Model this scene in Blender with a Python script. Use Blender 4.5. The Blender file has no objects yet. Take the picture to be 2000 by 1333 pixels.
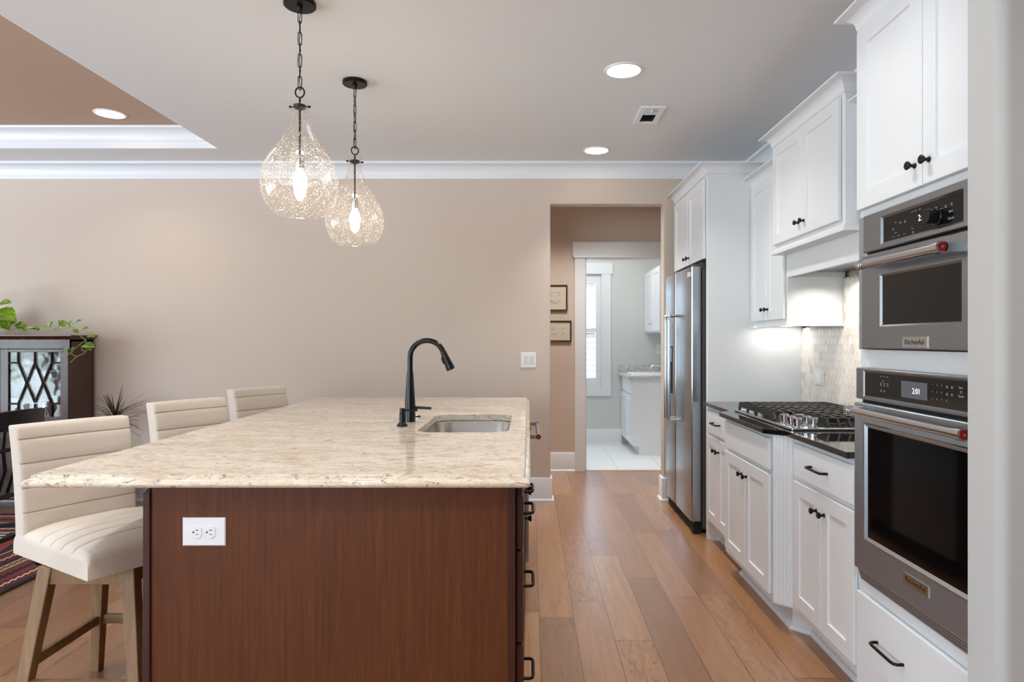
import bpy, bmesh, math, random
from mathutils import Vector, Matrix
random.seed(7)
C = bpy.context.scene.collection
S = bpy.context.scene
PI = math.pi
H = 1.304                       # eye height

# ---------------------------------------------------------------- camera
cam = bpy.data.cameras.new('camera'); camo = bpy.data.objects.new('camera', cam); C.objects.link(camo)
camo.location = (0, 0, H); camo.rotation_euler = (PI/2, 0, 0)
cam.sensor_width = 36; cam.lens = 1280/2000*36; cam.shift_x = -0.017; cam.shift_y = -0.00075
cam.clip_start = 0.05; cam.clip_end = 200
S.camera = camo
# ---------------------------------------------------------------- view + exposure
S.view_settings.view_transform = 'Standard'; S.view_settings.look = 'None'
S.view_settings.gamma = 1; S.view_settings.use_curve_mapping = False
S.view_settings.exposure = 0.18
cy = S.cycles
cy.use_denoising = True; cy.max_bounces = 10; cy.diffuse_bounces = 6; cy.glossy_bounces = 5
cy.transmission_bounces = 6; cy.transparent_max_bounces = 12; cy.sample_clamp_indirect = 6
cy.caustics_reflective = False; cy.caustics_refractive = False

# ---------------------------------------------------------------- world: daylight over trees
W = bpy.data.worlds.new('world'); S.world = W; W.use_nodes = True
nt = W.node_tree; nt.nodes.clear()
wo = nt.nodes.new('ShaderNodeOutputWorld'); bg = nt.nodes.new('ShaderNodeBackground')
tc = nt.nodes.new('ShaderNodeTexCoord'); sp = nt.nodes.new('ShaderNodeSeparateXYZ')
nz = nt.nodes.new('ShaderNodeTexNoise'); nz.inputs['Scale'].default_value = 6; nz.inputs['Detail'].default_value = 5
ad = nt.nodes.new('ShaderNodeMath'); ad.operation = 'MULTIPLY_ADD'; ad.inputs[1].default_value = 0.5; 
rp = nt.nodes.new('ShaderNodeValToRGB')
nt.links.new(tc.outputs['Generated'], nz.inputs['Vector']); nt.links.new(tc.outputs['Generated'], sp.inputs[0])
nt.links.new(nz.outputs['Fac'], ad.inputs[0]); nt.links.new(sp.outputs['Z'], ad.inputs[2]); nt.links.new(ad.outputs[0], rp.inputs['Fac'])
e = rp.color_ramp.elements
e[0].position = 0.0; e[0].color = (1.35, 1.54, 1.80, 1); e[1].position = 1.0; e[1].color = (.68, .92, 1.26, 1)
for p, c in ((.08, (1.25, 1.42, 1.66, 1)), (.18, (1.0, 1.15, 1.28, 1)), (.25, (.34, .44, .40, 1)), (.31, (.75, .90, .95, 1)), (.36, (.82, 1.02, 1.27, 1))):
    x = e.new(p); x.color = c
nt.links.new(rp.outputs[0], bg.inputs['Color']); bg.inputs['Strength'].default_value = 8.2
nt.links.new(bg.outputs[0], wo.inputs[0])

# ---------------------------------------------------------------- large lights
def area(name, loc, rot, sx, sy, power, color=(1, 1, 1), portal=False, shape='RECTANGLE', spread=None):
    L = bpy.data.lights.new(name, 'AREA'); L.shape = shape; L.size = sx
    if shape in ('RECTANGLE', 'ELLIPSE'): L.size_y = sy
    L.energy = power; L.color = color
    if spread: L.spread = spread
    if portal: L.cycles.is_portal = True
    o = bpy.data.objects.new(name, L); C.objects.link(o); o.location = loc; o.rotation_euler = rot
    return o
DAY = (.74, .87, 1.0)
# daylight entering by the windows of the left wall and of the wall behind the camera
area('daylight_left', (-6.93, 0.9, 1.35), (0, -PI/2, 0), 2.2, 5.2, 10, portal=True)
area('daylight_rear_wide', (-3.6, -3.93, 1.35), (PI/2, 0, 0), 4.4, 2.2, 10, portal=True)
area('daylight_laundry', (0.48, 8.22, 1.37), (-PI/2, 0, 0), 0.9, 1.6, 10, portal=True)
WARM = (1.0, .90, .78); NEUT = (1.0, .985, .965)
def can_or_fill(x, y, z, p, c=NEUT, spread=2.1):
    area('can_or_fill_lamp', (x, y, z), (0, 0, 0), .16, .16, p, c, shape='DISK', spread=spread)
for x, y, w, a in ((.5, 3.479, 10, 2.1), (.506, 4.944, 5, 1.5), (.5, 2.0, 5, 2.1), (.5, .5, 8, 2.1), (-.9, .9, 9, 2.1), (-.9, -1.2, 6, 2.1), (-2.0, 2.6, 7, 2.1)): can_or_fill(x, y, 2.728, w, spread=a)  # back aisle pair has fixtures; the others are unseen fill lamps added for brightness
for x, y in ((-2.925, 4.571), (-5.2, 4.571), (-2.9, 1.2), (-5.2, 1.2)): can_or_fill(x, y, 2.872, 3, WARM)  # only the far right one has a fixture; the rest are added fill
area('hall_fill_lamp', (.4, 5.80, 2.70), (0, 0, 0), 1.2, .3, 15, (1, .96, .90), spread=2.0)  # unseen lamp without fixture, added to brighten the hall
area('laundry_lamp', (.6, 7.3, 2.72), (0, 0, 0), .9, .6, 16, (1, .99, .97))

# ---------------------------------------------------------------- materials
def lin(c):
    f = lambda v: v/12.92 if v <= .04045 else ((v+.055)/1.055)**2.4
    return tuple(f(x/255) for x in c) + (1,)
class NT:
    def __init__(s, name):
        s.m = bpy.data.materials.new(name); s.m.use_nodes = True; s.t = s.m.node_tree
        s.b = s.t.nodes['Principled BSDF']; s.out = s.t.nodes['Material Output']
    def n(s, typ, **kw):
        x = s.t.nodes.new('ShaderNode'+typ)
        for k, v in kw.items():
            if k.startswith('i_'):
                k = k[2:]; k = int(k) if k.isdigit() else k.replace('_', ' ')
                if hasattr(v, 'is_output'): s.t.links.new(v, x.inputs[k])
                else: x.inputs[k].default_value = v
            else: setattr(x, k, v)
        return x
    def l(s, a, b): s.t.links.new(a, b)
    def math(s, op, a, b=None, c=None):
        x = s.n('Math', operation=op)
        for i, v in enumerate((a, b, c)):
            if v is None: continue
            if hasattr(v, 'is_output'): s.l(v, x.inputs[i])
            else: x.inputs[i].default_value = v
        return x.outputs[0]
    def ramp(s, fac, stops, interp='LINEAR'):
        x = s.n('ValToRGB'); s.l(fac, x.inputs[0]); x.color_ramp.interpolation = interp
        el = x.color_ramp.elements
        while len(el) > 1: el.remove(el[-1])
        el[0].position = stops[0][0]; el[0].color = stops[0][1]
        for p, c in stops[1:]:
            k = el.new(p); k.color = c
        return x.outputs[0]
    def mix(s, fac, a, b, blend='MIX'):
        x = s.n('Mix', data_type='RGBA', blend_type=blend)
        for k, v in ((0, fac), (6, a), (7, b)):
            if hasattr(v, 'is_output'): s.l(v, x.inputs[k])
            else: x.inputs[k].default_value = v
        return x.outputs[2]
    def coords(s, scale=(1, 1, 1), kind='Object', rot=(0, 0, 0)):
        t = s.n('TexCoord'); mp = s.n('Mapping'); mp.inputs['Scale'].default_value = scale; mp.inputs['Rotation'].default_value = rot
        s.l(t.outputs[kind], mp.inputs['Vector']); return mp.outputs[0]
    def noise(s, vec, scale, detail=4, rough=.5, dist=0):
        x = s.n('TexNoise', i_Scale=scale, i_Detail=detail, i_Roughness=rough, i_Distortion=dist); s.l(vec, x.inputs['Vector']); return x.outputs['Fac']
    def bump(s, h, strength=.2, dist=.002):
        x = s.n('Bump', i_Strength=strength, i_Distance=dist, i_Height=h); s.l(x.outputs[0], s.b.inputs['Normal'])
    def set(s, **kw):
        for k, v in kw.items():
            k = k.replace('_', ' ')
            if hasattr(v, 'is_output'): s.l(v, s.b.inputs[k])
            else: s.b.inputs[k].default_value = v
        return s
def plain(name, rgb, rough=.5, metal=0, spec=.5, bump=0, bscale=60, coat=0, var=.0):
    k = NT(name); k.set(Base_Color=lin(rgb), Roughness=rough, Metallic=metal)
    k.b.inputs['Specular IOR Level'].default_value = spec
    k.b.inputs['Coat Weight'].default_value = coat
    if bump or var:
        v = k.coords(); f = k.noise(v, bscale)
        if bump: k.bump(f, bump)
        if var:
            a = tuple(min(255, x*(1-var)) for x in rgb); b = tuple(min(255, x*(1+var)) for x in rgb)
            k.set(Base_Color=k.mix(f, lin(a), lin(b)))
    return k.m
M = {}
M['wall'] = plain('beige_wall_paint', (208, 192, 178), .62, bump=.06, bscale=140)
M['laundry_wall'] = plain('pale_grey_wall_paint', (208, 210, 207), .6, bump=.05, bscale=140)
M['column'] = plain('light_grey_wall_paint', (184, 184, 182), .6, bump=.05, bscale=140)
M['ceiling'] = plain('white_ceiling_paint', (228, 232, 235), .75, bump=.05, bscale=160)
M['tray'] = plain('tan_ceiling_paint', (184, 158, 136), .7, bump=.05, bscale=160)
M['trim'] = plain('white_trim_paint', (230, 233, 236), .35, bump=.02, bscale=30)
M['cab'] = plain('white_cabinet_paint', (224, 227, 229), .33, bump=.02, bscale=25)
M['black_metal'] = plain('matte_black_metal', (22, 21, 21), .38, .6)
M['bronze'] = plain('dark_bronze_metal', (34, 31, 29), .36, .8)
M['faucet'] = plain('satin_black_finish', (10, 11, 14), .2, 0, spec=.35)
M['plate'] = plain('white_plastic', (238, 240, 243), .3)
M['slot'] = plain('dark_slot_plastic', (28, 26, 25), .5)
M['plate_dim'] = plain('off_white_plastic', (226, 223, 214), .35)
M['black_glass'] = plain('black_glass', (7, 7, 8), .05, spec=.35)
M['panel_glass'] = plain('dark_panel_glass', (15, 15, 16), .12, spec=.25)
M['gasket'] = plain('black_rubber', (10, 10, 10), .7)
M['fridge_side'] = plain('dark_grey_enamel', (78, 77, 76), .45)
M['red'] = plain('red_enamel_cap', (150, 18, 20), .3)
M['iron'] = plain('black_cast_iron', (26, 25, 25), .5, bump=.15, bscale=300)
M['chrome'] = plain('polished_chrome', (225, 225, 226), .08, 1)
M['black_counter'] = NT('polished_black_granite')
k = M['black_counter']; v = k.coords(); f = k.noise(v, 220, 3)
k.set(Base_Color=k.ramp(f, [(.0, lin((12, 12, 12))), (.62, lin((20, 19, 19))), (.7, lin((70, 66, 62)))]), Roughness=.05); k.b.inputs['Specular IOR Level'].default_value = .8; M['black_counter'] = k.m
def steel(name, rgb, rough, tang):
    k = NT(name); k.set(Base_Color=lin(rgb), Metallic=1.0, Roughness=rough)
    k.b.inputs['Anisotropic'].default_value = .5
    f = k.noise(k.coords((.6, .6, .6)), 2.0, 2); k.set(Roughness=k.math('MULTIPLY_ADD', f, .04, rough-.02)); return k.m
M['steel'] = steel('brushed_stainless_steel', (142, 145, 149), .34, 0)
M['steel_v'] = steel('vertical_brushed_stainless', (180, 188, 196), .25, 0)
M['steel_dark'] = steel('dark_stainless_steel', (172, 175, 179), .45, 0)
M['steel_bar'] = plain('satin_steel_bar', (196, 198, 200), .2, 1)
M['steel_sink'] = plain('satin_sink_steel', (186, 179, 170), .24, .85)

k = NT('seeded_glass')   # thin hand-blown glass with seed bubbles
v = k.coords(); vo = k.n('TexVoronoi', i_Scale=120.0); k.l(v, vo.inputs['Vector'])
n2 = k.noise(v, 26, 3); vo2 = k.n('TexVoronoi', i_Scale=75.0); k.l(v, vo2.inputs['Vector'])
seed = k.math('LESS_THAN', vo.outputs['Distance'], k.math('MULTIPLY', n2, .50))
seed2 = k.math('LESS_THAN', vo2.outputs['Distance'], .14)
seeds = k.math('MAXIMUM', seed, seed2)
tr = k.n('BsdfTransparent', i_Color=(.985, .965, .935, 1)); gl = k.n('BsdfGlossy', i_Roughness=.04)
lw = k.n('LayerWeight', i_Blend=.22)
m1 = k.n('MixShader'); k.l(k.math('MULTIPLY_ADD', lw.outputs['Facing'], .30, .025), m1.inputs[0]); k.l(tr.outputs[0], m1.inputs[1]); k.l(gl.outputs[0], m1.inputs[2])
tl = k.n('BsdfTranslucent', i_Color=(1, .95, .86, 1)); df = k.n('BsdfDiffuse', i_Color=(1, .96, .88, 1)); m2 = k.n('MixShader'); m2.inputs[0].default_value = .4
k.l(tl.outputs[0], m2.inputs[1]); k.l(df.outputs[0], m2.inputs[2])
m3 = k.n('MixShader'); k.l(k.math('MULTIPLY_ADD', seeds, .50, .025), m3.inputs[0]); k.l(m1.outputs[0], m3.inputs[1]); k.l(m2.outputs[0], m3.inputs[2])
k.l(m3.outputs[0], k.out.inputs[0]); M['glass'] = k.m
k = NT('clear_pane')
tr = k.n('BsdfTransparent', i_Color=(.97, .98, .98, 1)); gl = k.n('BsdfGlossy', i_Roughness=.02)
vv = k.coords(); bp = k.n('Bump', i_Strength=.25, i_Distance=.02); k.l(k.noise(vv, 5, 2), bp.inputs['Height']); k.l(bp.outputs[0], gl.inputs['Normal'])
lw = k.n('LayerWeight', i_Blend=.5); m1 = k.n('MixShader'); k.l(k.math('MULTIPLY_ADD', k.math('POWER', lw.outputs['Facing'], 5.0), .9, .05), m1.inputs[0]); k.l(tr.outputs[0], m1.inputs[1]); k.l(gl.outputs[0], m1.inputs[2])
k.l(m1.outputs[0], k.out.inputs[0]); M['pane'] = k.m
def glow(name, rgb, st):
    k = NT(name); k.set(Base_Color=lin(rgb) if st < 1 else (1, 1, 1, 1), Emission_Color=lin(rgb), Emission_Strength=st); return k.m
M['lens'] = glow('lit_lamp_lens', (255, 246, 232), 9)
M['lens_warm'] = glow('lit_warm_lens', (255, 230, 190), 9)
M['bulb'] = glow('lit_bulb', (255, 240, 220), 85)
M['digits'] = glow('lit_digits', (235, 240, 245), .9)
M['screen'] = glow('lit_screen', (84, 87, 90), .08)
M['marks'] = plain('pale_printed_marks', (185, 186, 186), .5)

# island granite
k = NT('cream_granite'); v = k.coords((1, 2.6, 2.6)); 
n1 = k.noise(v, 2.2, 6, .6, .6); n2 = k.noise(v, 9, 8, .7, 1.2); n3 = k.noise(k.coords((1, 2.2, 2.2)), 22, 9, .72, 1.6); n4 = k.noise(k.coords((1, 1.3, 1.3)), 120, 3)
base = k.ramp(n1, [(.3, lin((216, 199, 174))), (.5, lin((232, 219, 199))), (.7, lin((242, 235, 223)))])
c1 = k.mix(k.ramp(n2, [(.48, (0, 0, 0, 1)), (.68, (.8, .8, .8, 1))]), base, lin((190, 164, 136)))
c2 = k.mix(k.ramp(n3, [(.54, (0, 0, 0, 1)), (.645, (.95, .95, .95, 1))]), c1, lin((124, 104, 90)))
big = k.noise(v, 4.5, 8, .75, 1.6)
c3 = k.mix(k.ramp(big, [(.66, (0, 0, 0, 1)), (.72, (1, 1, 1, 1))]), c2, lin((70, 54, 46)))
c4 = k.mix(k.ramp(n4, [(.3, (.35, .35, .35, 1)), (.42, (0, 0, 0, 1))]), c3, lin((248, 240, 226)))
spk = k.noise(k.coords((1, 1.2, 1.2)), 48, 4, .6, .4); c4 = k.mix(k.ramp(spk, [(.662, (0, 0, 0, 1)), (.70, (1, 1, 1, 1))]), c4, lin((58, 48, 44)))
k.set(Base_Color=c4, Roughness=.055); M['granite'] = k.m

def wood(name, c0, c1, c2, rough, sc, coat=0, axis=2, bump=.08, spec=.5):
    k = NT(name); s = [26, 26, 26]; s[axis] = 1.2
    v = k.coords(tuple(s)); n1 = k.noise(v, sc, 6, .6, .3); n2 = k.noise(k.coords(tuple(x*.25 for x in s)), sc*.6, 3)
    a = k.ramp(n1, [(.3, lin(c0)), (.52, lin(c1)), (.72, lin(c2))]); 
    k.set(Base_Color=k.mix(k.math('MULTIPLY', n2, .45), a, lin(c0)), Roughness=rough); k.b.inputs['Coat Weight'].default_value = coat; k.b.inputs['Specular IOR Level'].default_value = spec
    k.bump(n1, bump, .001); return k.m
M['island'] = wood('russet_stained_maple', (80, 42, 19), (96, 52, 25), (110, 61, 31), .45, 3.6, 0, spec=.25, bump=.04)
M['island_dark'] = wood('dark_russet_edge_wood', (52, 25, 17), (66, 33, 22), (80, 42, 28), .42, 1.6, 0, spec=.3)
M['oak'] = wood('pale_oak', (128, 98, 66), (150, 118, 84), (168, 136, 100), .5, 1.6)
M['mahogany'] = wood('dark_mahogany', (48, 19, 14), (66, 28, 20), (84, 38, 27), .25, 1.2, .25)
M['lattice'] = wood('dull_dark_mahogany', (34, 14, 10), (46, 20, 14), (58, 27, 19), .6, 1.2, 0, spec=.2)
M['ebony'] = plain('black_lacquered_wood', (16, 14, 13), .35, spec=.3)
M['frame'] = plain('dark_brown_frame', (48, 30, 22), .4)
M['mat'] = plain('cream_picture_mat', (226, 214, 194), .8)

# fabric
k = NT('oatmeal_linen'); v = k.coords((1, 1, 1)); 
w1 = k.noise(k.coords((160, 160, 620)), 1, 2); w2 = k.noise(k.coords((620, 620, 160)), 1, 2); w3 = k.noise(v, 9, 3)
f = k.math('MULTIPLY', k.math('ADD', w1, w2), .5)
k.set(Base_Color=k.mix(f, lin((190, 175, 158)), lin((240, 229, 214))), Roughness=.9)
k.b.inputs['Sheen Weight'].default_value = .25; k.bump(f, .35, .001); M['linen'] = k.m
M['seam'] = plain('taupe_seam_thread', (158, 141, 124), .9)

# wood floor : planks 0.163 m wide running away from the camera
k = NT('hickory_plank_floor'); t = k.n('TexCoord'); s3 = k.n('SeparateXYZ'); k.l(t.outputs['Object'], s3.inputs[0])
px = k.math('DIVIDE', k.math('SUBTRACT', s3.outputs[0], .045), .163); ix = k.math('FLOOR', px); fx = k.math('SUBTRACT', px, ix)
wn = k.n('TexWhiteNoise', noise_dimensions='1D'); k.l(ix, wn.inputs['W'])
py = k.math('ADD', k.math('DIVIDE', s3.outputs[1], 1.12), k.math('MULTIPLY', wn.outputs['Value'], 7.3)); iy = k.math('FLOOR', py); fy = k.math('SUBTRACT', py, iy)
cv = k.n('CombineXYZ'); k.l(ix, cv.inputs[0]); k.l(iy, cv.inputs[1])
wp = k.n('TexWhiteNoise', noise_dimensions='2D'); k.l(cv.outputs[0], wp.inputs['Vector'])
rnd = wp.outputs['Value']; s4 = k.n('SeparateColor'); k.l(wp.outputs['Color'], s4.inputs[0]); rnd2 = s4.outputs[1]
gx = k.math('LESS_THAN', fx, .016); gy = k.math('LESS_THAN', fy, .0028); gap = k.math('MAXIMUM', gx, gy)
gv = k.n('CombineXYZ'); k.l(k.math('MULTIPLY_ADD', rnd, 37.0, k.math('MULTIPLY', s3.outputs[0], 26.0)), gv.inputs[0]); k.l(k.math('MULTIPLY', s3.outputs[1], 1.6), gv.inputs[1])
grain = k.noise(gv.outputs[0], 1.6, 6, .6, .5)
fv = k.n('CombineXYZ'); k.l(k.math('MULTIPLY_ADD', rnd, 19.0, k.math('MULTIPLY', s3.outputs[0], 44.0)), fv.inputs[0]); k.l(k.math('MULTIPLY', s3.outputs[1], 7.0), fv.inputs[1])
fig = k.noise(fv.outputs[0], 1.3, 4, .6, .9)
pore = k.noise(k.coords((170, 22, 1)), 1, 3, .6)
tone = k.ramp(rnd, [(0, lin((144, 99, 62))), (.35, lin((162, 114, 73))), (.7, lin((176, 128, 86))), (1, lin((152, 104, 64)))])
g1 = k.mix(k.ramp(grain, [(.42, (0, 0, 0, 1)), (.75, (.55, .55, .55, 1))]), tone, lin((122, 78, 52)))
g2 = k.mix(k.math('MULTIPLY', k.ramp(fig, [(.52, (0, 0, 0, 1)), (.66, (1, 1, 1, 1))]), k.ramp(rnd2, [(.5, (.12, .12, .12, 1)), (.8, (.75, .75, .75, 1))])), g1, lin((92, 58, 40)))
g2 = k.mix(k.ramp(pore, [(.56, (0, 0, 0, 1)), (.74, (.5, .5, .5, 1))]), g2, lin((84, 52, 32)))
g3 = k.mix(gap, g2, lin((48, 26, 15)))
k.set(Base_Color=g3, Roughness=k.math('MULTIPLY_ADD', grain, .16, .24)); k.bump(k.math('SUBTRACT', k.math('MULTIPLY', grain, .35), gap), .3, .0012)
k.b.inputs['Coat Weight'].default_value = 1.0; k.b.inputs['Coat Roughness'].default_value = .3; M['floor'] = k.m
k = NT('white_floor_tile'); br = k.n('TexBrick', offset=0.0, i_Color1=lin((242, 243, 243)), i_Color2=lin((236, 238, 238)), i_Mortar=lin((205, 207, 207)), i_Scale=1.0)
br.inputs['Mortar Size'].default_value = .004; br.inputs['Brick Width'].default_value = .45; br.inputs['Row Height'].default_value = .45
k.l(k.coords(), br.inputs['Vector']); k.set(Base_Color=br.outputs[0], Roughness=.3); M['tile_floor'] = k.m
k = NT('marble_picket_tile'); g = k.n('NewGeometry'); v = k.coords(); n1 = k.noise(v, 14, 6, .6, 1.2)
b = k.ramp(g.outputs['Random Per Island'], [(0, lin((226, 216, 205))), (.5, lin((234, 226, 216))), (.93, lin((236, 230, 222))), (1, lin((206, 194, 180)))])
k.set(Base_Color=k.mix(k.ramp(n1, [(.55, (0, 0, 0, 1)), (.75, (.6, .6, .6, 1))]), b, lin((196, 182, 166))), Roughness=.18); M['picket'] = k.m
M['grout'] = plain('grey_tile_grout', (200, 191, 180), .85)
k = NT('grey_speckled_stone'); v = k.coords(); k.set(Base_Color=k.ramp(k.noise(v, 60, 5, .7), [(.35, lin((150, 148, 146))), (.5, lin((205, 203, 200))), (.65, lin((225, 223, 220)))]), Roughness=.2); M['grey_stone'] = k.m
k = NT('pothos_leaf'); v = k.coords(); g = k.n('NewGeometry')
k.set(Base_Color=k.mix(k.ramp(k.noise(v, 60, 3), [(.52, (0, 0, 0, 1)), (.62, (1, 1, 1, 1))]), k.ramp(g.outputs['Random Per Island'], [(0, lin((52, 92, 12))), (1, lin((112, 150, 30)))]), lin((168, 186, 84))), Roughness=.35); M['leaf'] = k.m
M['stem'] = plain('pale_green_stem', (150, 160, 88), .5)
M['spike'] = plain('dark_dracaena_leaf', (74, 50, 40), .7, var=.3, bscale=30, spec=.2)
M['soil'] = plain('potting_soil', (40, 30, 24), .95, bump=.5)
M['pot_white'] = plain('white_glazed_pot', (220, 216, 208), .2)
M['pot_dark'] = plain('dark_ceramic_pot', (60, 52, 48), .35)
# rug
k = NT('red_tribal_rug'); t = k.n('TexCoord'); s3 = k.n('SeparateXYZ'); k.l(t.outputs['Object'], s3.inputs[0])
hx, hy = 1.3, 1.75
dx = k.math('SUBTRACT', hx, k.math('ABSOLUTE', s3.outputs[0])); dy = k.math('SUBTRACT', hy, k.math('ABSOLUTE', s3.outputs[1]))
d = k.math('MINIMUM', dx, dy); along = k.math('ADD', s3.outputs[0], s3.outputs[1]); 
zig = k.math('PINGPONG', k.math('MULTIPLY', along, 44.0), 1.0)
dz = k.math('MULTIPLY_ADD', zig, .015, d)
red = lin((128, 44, 34)); dred = lin((92, 26, 24)); blk = lin((26, 25, 28)); tan = lin((186, 146, 106)); crm = lin((216, 190, 160)); org = lin((150, 66, 36))
bandc = k.ramp(d, [(0, blk), (.035, dred), (.12, red), (.235, blk), (.25, tan), (.315, blk), (.35, dred), (.46, blk), (.475, tan), (.49, blk)], 'CONSTANT')
hook = k.ramp(dz, [(0, (0, 0, 0, 1)), (.085, (1, 1, 1, 1)), (.099, (0, 0, 0, 1)), (.40, (1, 1, 1, 1)), (.415, (0, 0, 0, 1))], 'CONSTANT')
hook2 = k.ramp(dz, [(0, (0, 0, 0, 1)), (.165, (1, 1, 1, 1)), (.205, (0, 0, 0, 1)), (.285, (1, 1, 1, 1)), (.297, (0, 0, 0, 1))], 'CONSTANT')
c = k.mix(hook, bandc, crm); c = k.mix(hook2, c, blk)
ch = k.n('TexChecker', i_Scale=6.0); k.l(k.coords((1, 1, 0), rot=(0, 0, PI/4)), ch.inputs['Vector'])
comb = k.math('PINGPONG', k.math('MULTIPLY', s3.outputs[1], 36.0), 1.0); fz = k.math('PINGPONG', k.math('ADD', k.math('MULTIPLY', s3.outputs[0], 5.0), k.math('MULTIPLY', s3.outputs[1], 1.6)), 1.0)
tooth = k.math('MULTIPLY', k.math('GREATER_THAN', comb, .55), k.math('MULTIPLY', k.math('GREATER_THAN', fz, .25), k.math('LESS_THAN', fz, .55)))
field = k.mix(k.math('GREATER_THAN', fz, .82), blk, red); field = k.mix(tooth, field, crm)
c = k.mix(k.math('GREATER_THAN', d, .5), c, field)
k.set(Base_Color=c, Roughness=.95); k.bump(k.noise(k.coords(), 400, 2), .5, .002); M['rug'] = k.m
k = NT('sepia_print'); v = k.coords((6, 6, 16)); n1 = k.noise(v, 2, 6, .65)
k.set(Base_Color=k.ramp(n1, [(.34, lin((96, 92, 84))), (.44, lin((206, 200, 186))), (.6, lin((228, 222, 208)))]), Roughness=.6); M['print'] = k.m

# ---------------------------------------------------------------- mesh helpers
class MB:
    def __init__(s): s.v = []; s.f = []; s.m = []
    def add(s, vs, fs, m=0):
        o = len(s.v); s.v += [tuple(x) for x in vs]; s.f += [[i+o for i in f] for f in fs]; s.m += [m]*len(fs); return s
    def box(s, x0, x1, y0, y1, z0, z1, m=0):
        return s.add([(x0, y0, z0), (x1, y0, z0), (x1, y1, z0), (x0, y1, z0), (x0, y0, z1), (x1, y0, z1), (x1, y1, z1), (x0, y1, z1)],
                     [(0, 3, 2, 1), (4, 5, 6, 7), (0, 1, 5, 4), (1, 2, 6, 5), (2, 3, 7, 6), (3, 0, 4, 7)], m)
    def loops(s, L, m=0, cap=True, closed=True, cap0=True):
        n = len(L[0]); o = len(s.v)
        for q in L: s.v += [tuple(p) for p in q]
        for a in range(len(L)-1):
            for i in range(n if closed else n-1):
                j = (i+1) % n
                s.f.append([o+a*n+i, o+a*n+j, o+(a+1)*n+j, o+(a+1)*n+i]); s.m.append(m)
        if cap0: s.f.append([o+i for i in range(n)][::-1]); s.m.append(m)
        if cap: s.f.append([o+(len(L)-1)*n+i for i in range(n)]); s.m.append(m)
        return s
    def prism(s, poly, fn, a0, a1, m=0): return s.loops([[fn(p, a0) for p in poly], [fn(p, a1) for p in poly]], m)
    def lathe(s, prof, fn, n=24, m=0, cap=True, cap0=True):
        return s.loops([[fn(r*math.cos(2*PI*i/n), r*math.sin(2*PI*i/n), z) for i in range(n)] for r, z in prof], m, cap, True, cap0)
    def tube(s, pts, r, n=8, m=0, closed=False, flat=1.0):
        pts = [Vector(p) for p in pts]; L = []; N = len(pts); rr = r if isinstance(r, (list, tuple)) else [r]*N; up = None
        for i, p in enumerate(pts):
            if closed: t = pts[(i+1) % N]-pts[i-1]
            else: t = pts[min(i+1, N-1)]-pts[max(i-1, 0)]
            t.normalize()
            if up is None: up = Vector((0, 0, 1)) if abs(t.z) < .9 else Vector((1, 0, 0))
            a = t.cross(up); a.normalize(); b = a.cross(t); up = b
            L.append([p+a*(rr[i]*math.cos(2*PI*j/n))+b*(rr[i]*flat*math.sin(2*PI*j/n)) for j in range(n)])
        if closed: return s.loops(L+[L[0]], m, False, True, False)
        return s.loops(L, m)
    def bar(s, a, b, w, h, m=0, w2=None, h2=None):
        a = Vector(a); b = Vector(b); t = (b-a).normalized(); up = Vector((0, 0, 1)) if abs(t.z) < .8 else Vector((0, 1, 0))
        x = t.cross(up).normalized(); y = x.cross(t)
        def q(p, w, h): return [p-x*w/2-y*h/2, p+x*w/2-y*h/2, p+x*w/2+y*h/2, p-x*w/2+y*h/2]
        return s.loops([q(a, w, h), q(b, w2 or w, h2 or h)], m)
    def door(s, T, u0, u1, v0, v1, th, stile=.058, rec=.007, slope=.003, edge=.002, m=0, m2=None):
        R = lambda i, d: [T(u0+i, v0+i, d), T(u1-i, v0+i, d), T(u1-i, v1-i, d), T(u0+i, v1-i, d)]
        L = [R(0, 0), R(0, th-edge), R(edge, th)]
        if stile:
            L += [R(stile, th), R(stile+slope, th-rec)]
        if m2 is None: return s.loops(L, m)
        s.loops(L, m, cap=False); return s.add(L[-1], [(0, 1, 2, 3)], m2)
    def sweep(s, path, prof, side=1, m=0, closed=False):
        """profile (out, z) swept along an xy path with mitred corners; out is to the left of travel when side = 1"""
        P = [Vector((p[0], p[1])) for p in path]; N = len(P); L = []
        for i in range(N):
            d0 = (P[i]-P[i-1]).normalized() if (i > 0 or closed) else None
            d1 = (P[(i+1) % N]-P[i]).normalized() if (i < N-1 or closed) else None
            n0 = Vector((-d0.y, d0.x))*side if d0 else None; n1 = Vector((-d1.y, d1.x))*side if d1 else None
            if n0 is None: nn = n1
            elif n1 is None: nn = n0
            else: nn = (n0+n1); nn = nn/(nn.length_squared/2) if nn.length > 1e-6 else n0
            L.append([(P[i].x+nn.x*o, P[i].y+nn.y*o, z) for o, z in prof])
        if closed: L.append(L[0]); return s.loops(L, m, False, True, False)
        return s.loops(L, m)
    def text(s, txt, size, fn, m=0, depth=0.0, align='CENTER'):
        cu = bpy.data.curves.new('t', 'FONT'); cu.body = txt; cu.size = size; cu.align_x = align; cu.align_y = 'CENTER'; cu.resolution_u = 3
        o = bpy.data.objects.new('t', cu); C.objects.link(o); dg = bpy.context.evaluated_depsgraph_get(); dg.update()
        me = bpy.data.meshes.new_from_object(o.evaluated_get(dg))
        s.add([fn(v.co.x, v.co.y) for v in me.vertices], [list(p.vertices) for p in me.polygons], m)
        bpy.data.objects.remove(o); bpy.data.curves.remove(cu); bpy.data.meshes.remove(me); return s
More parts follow.
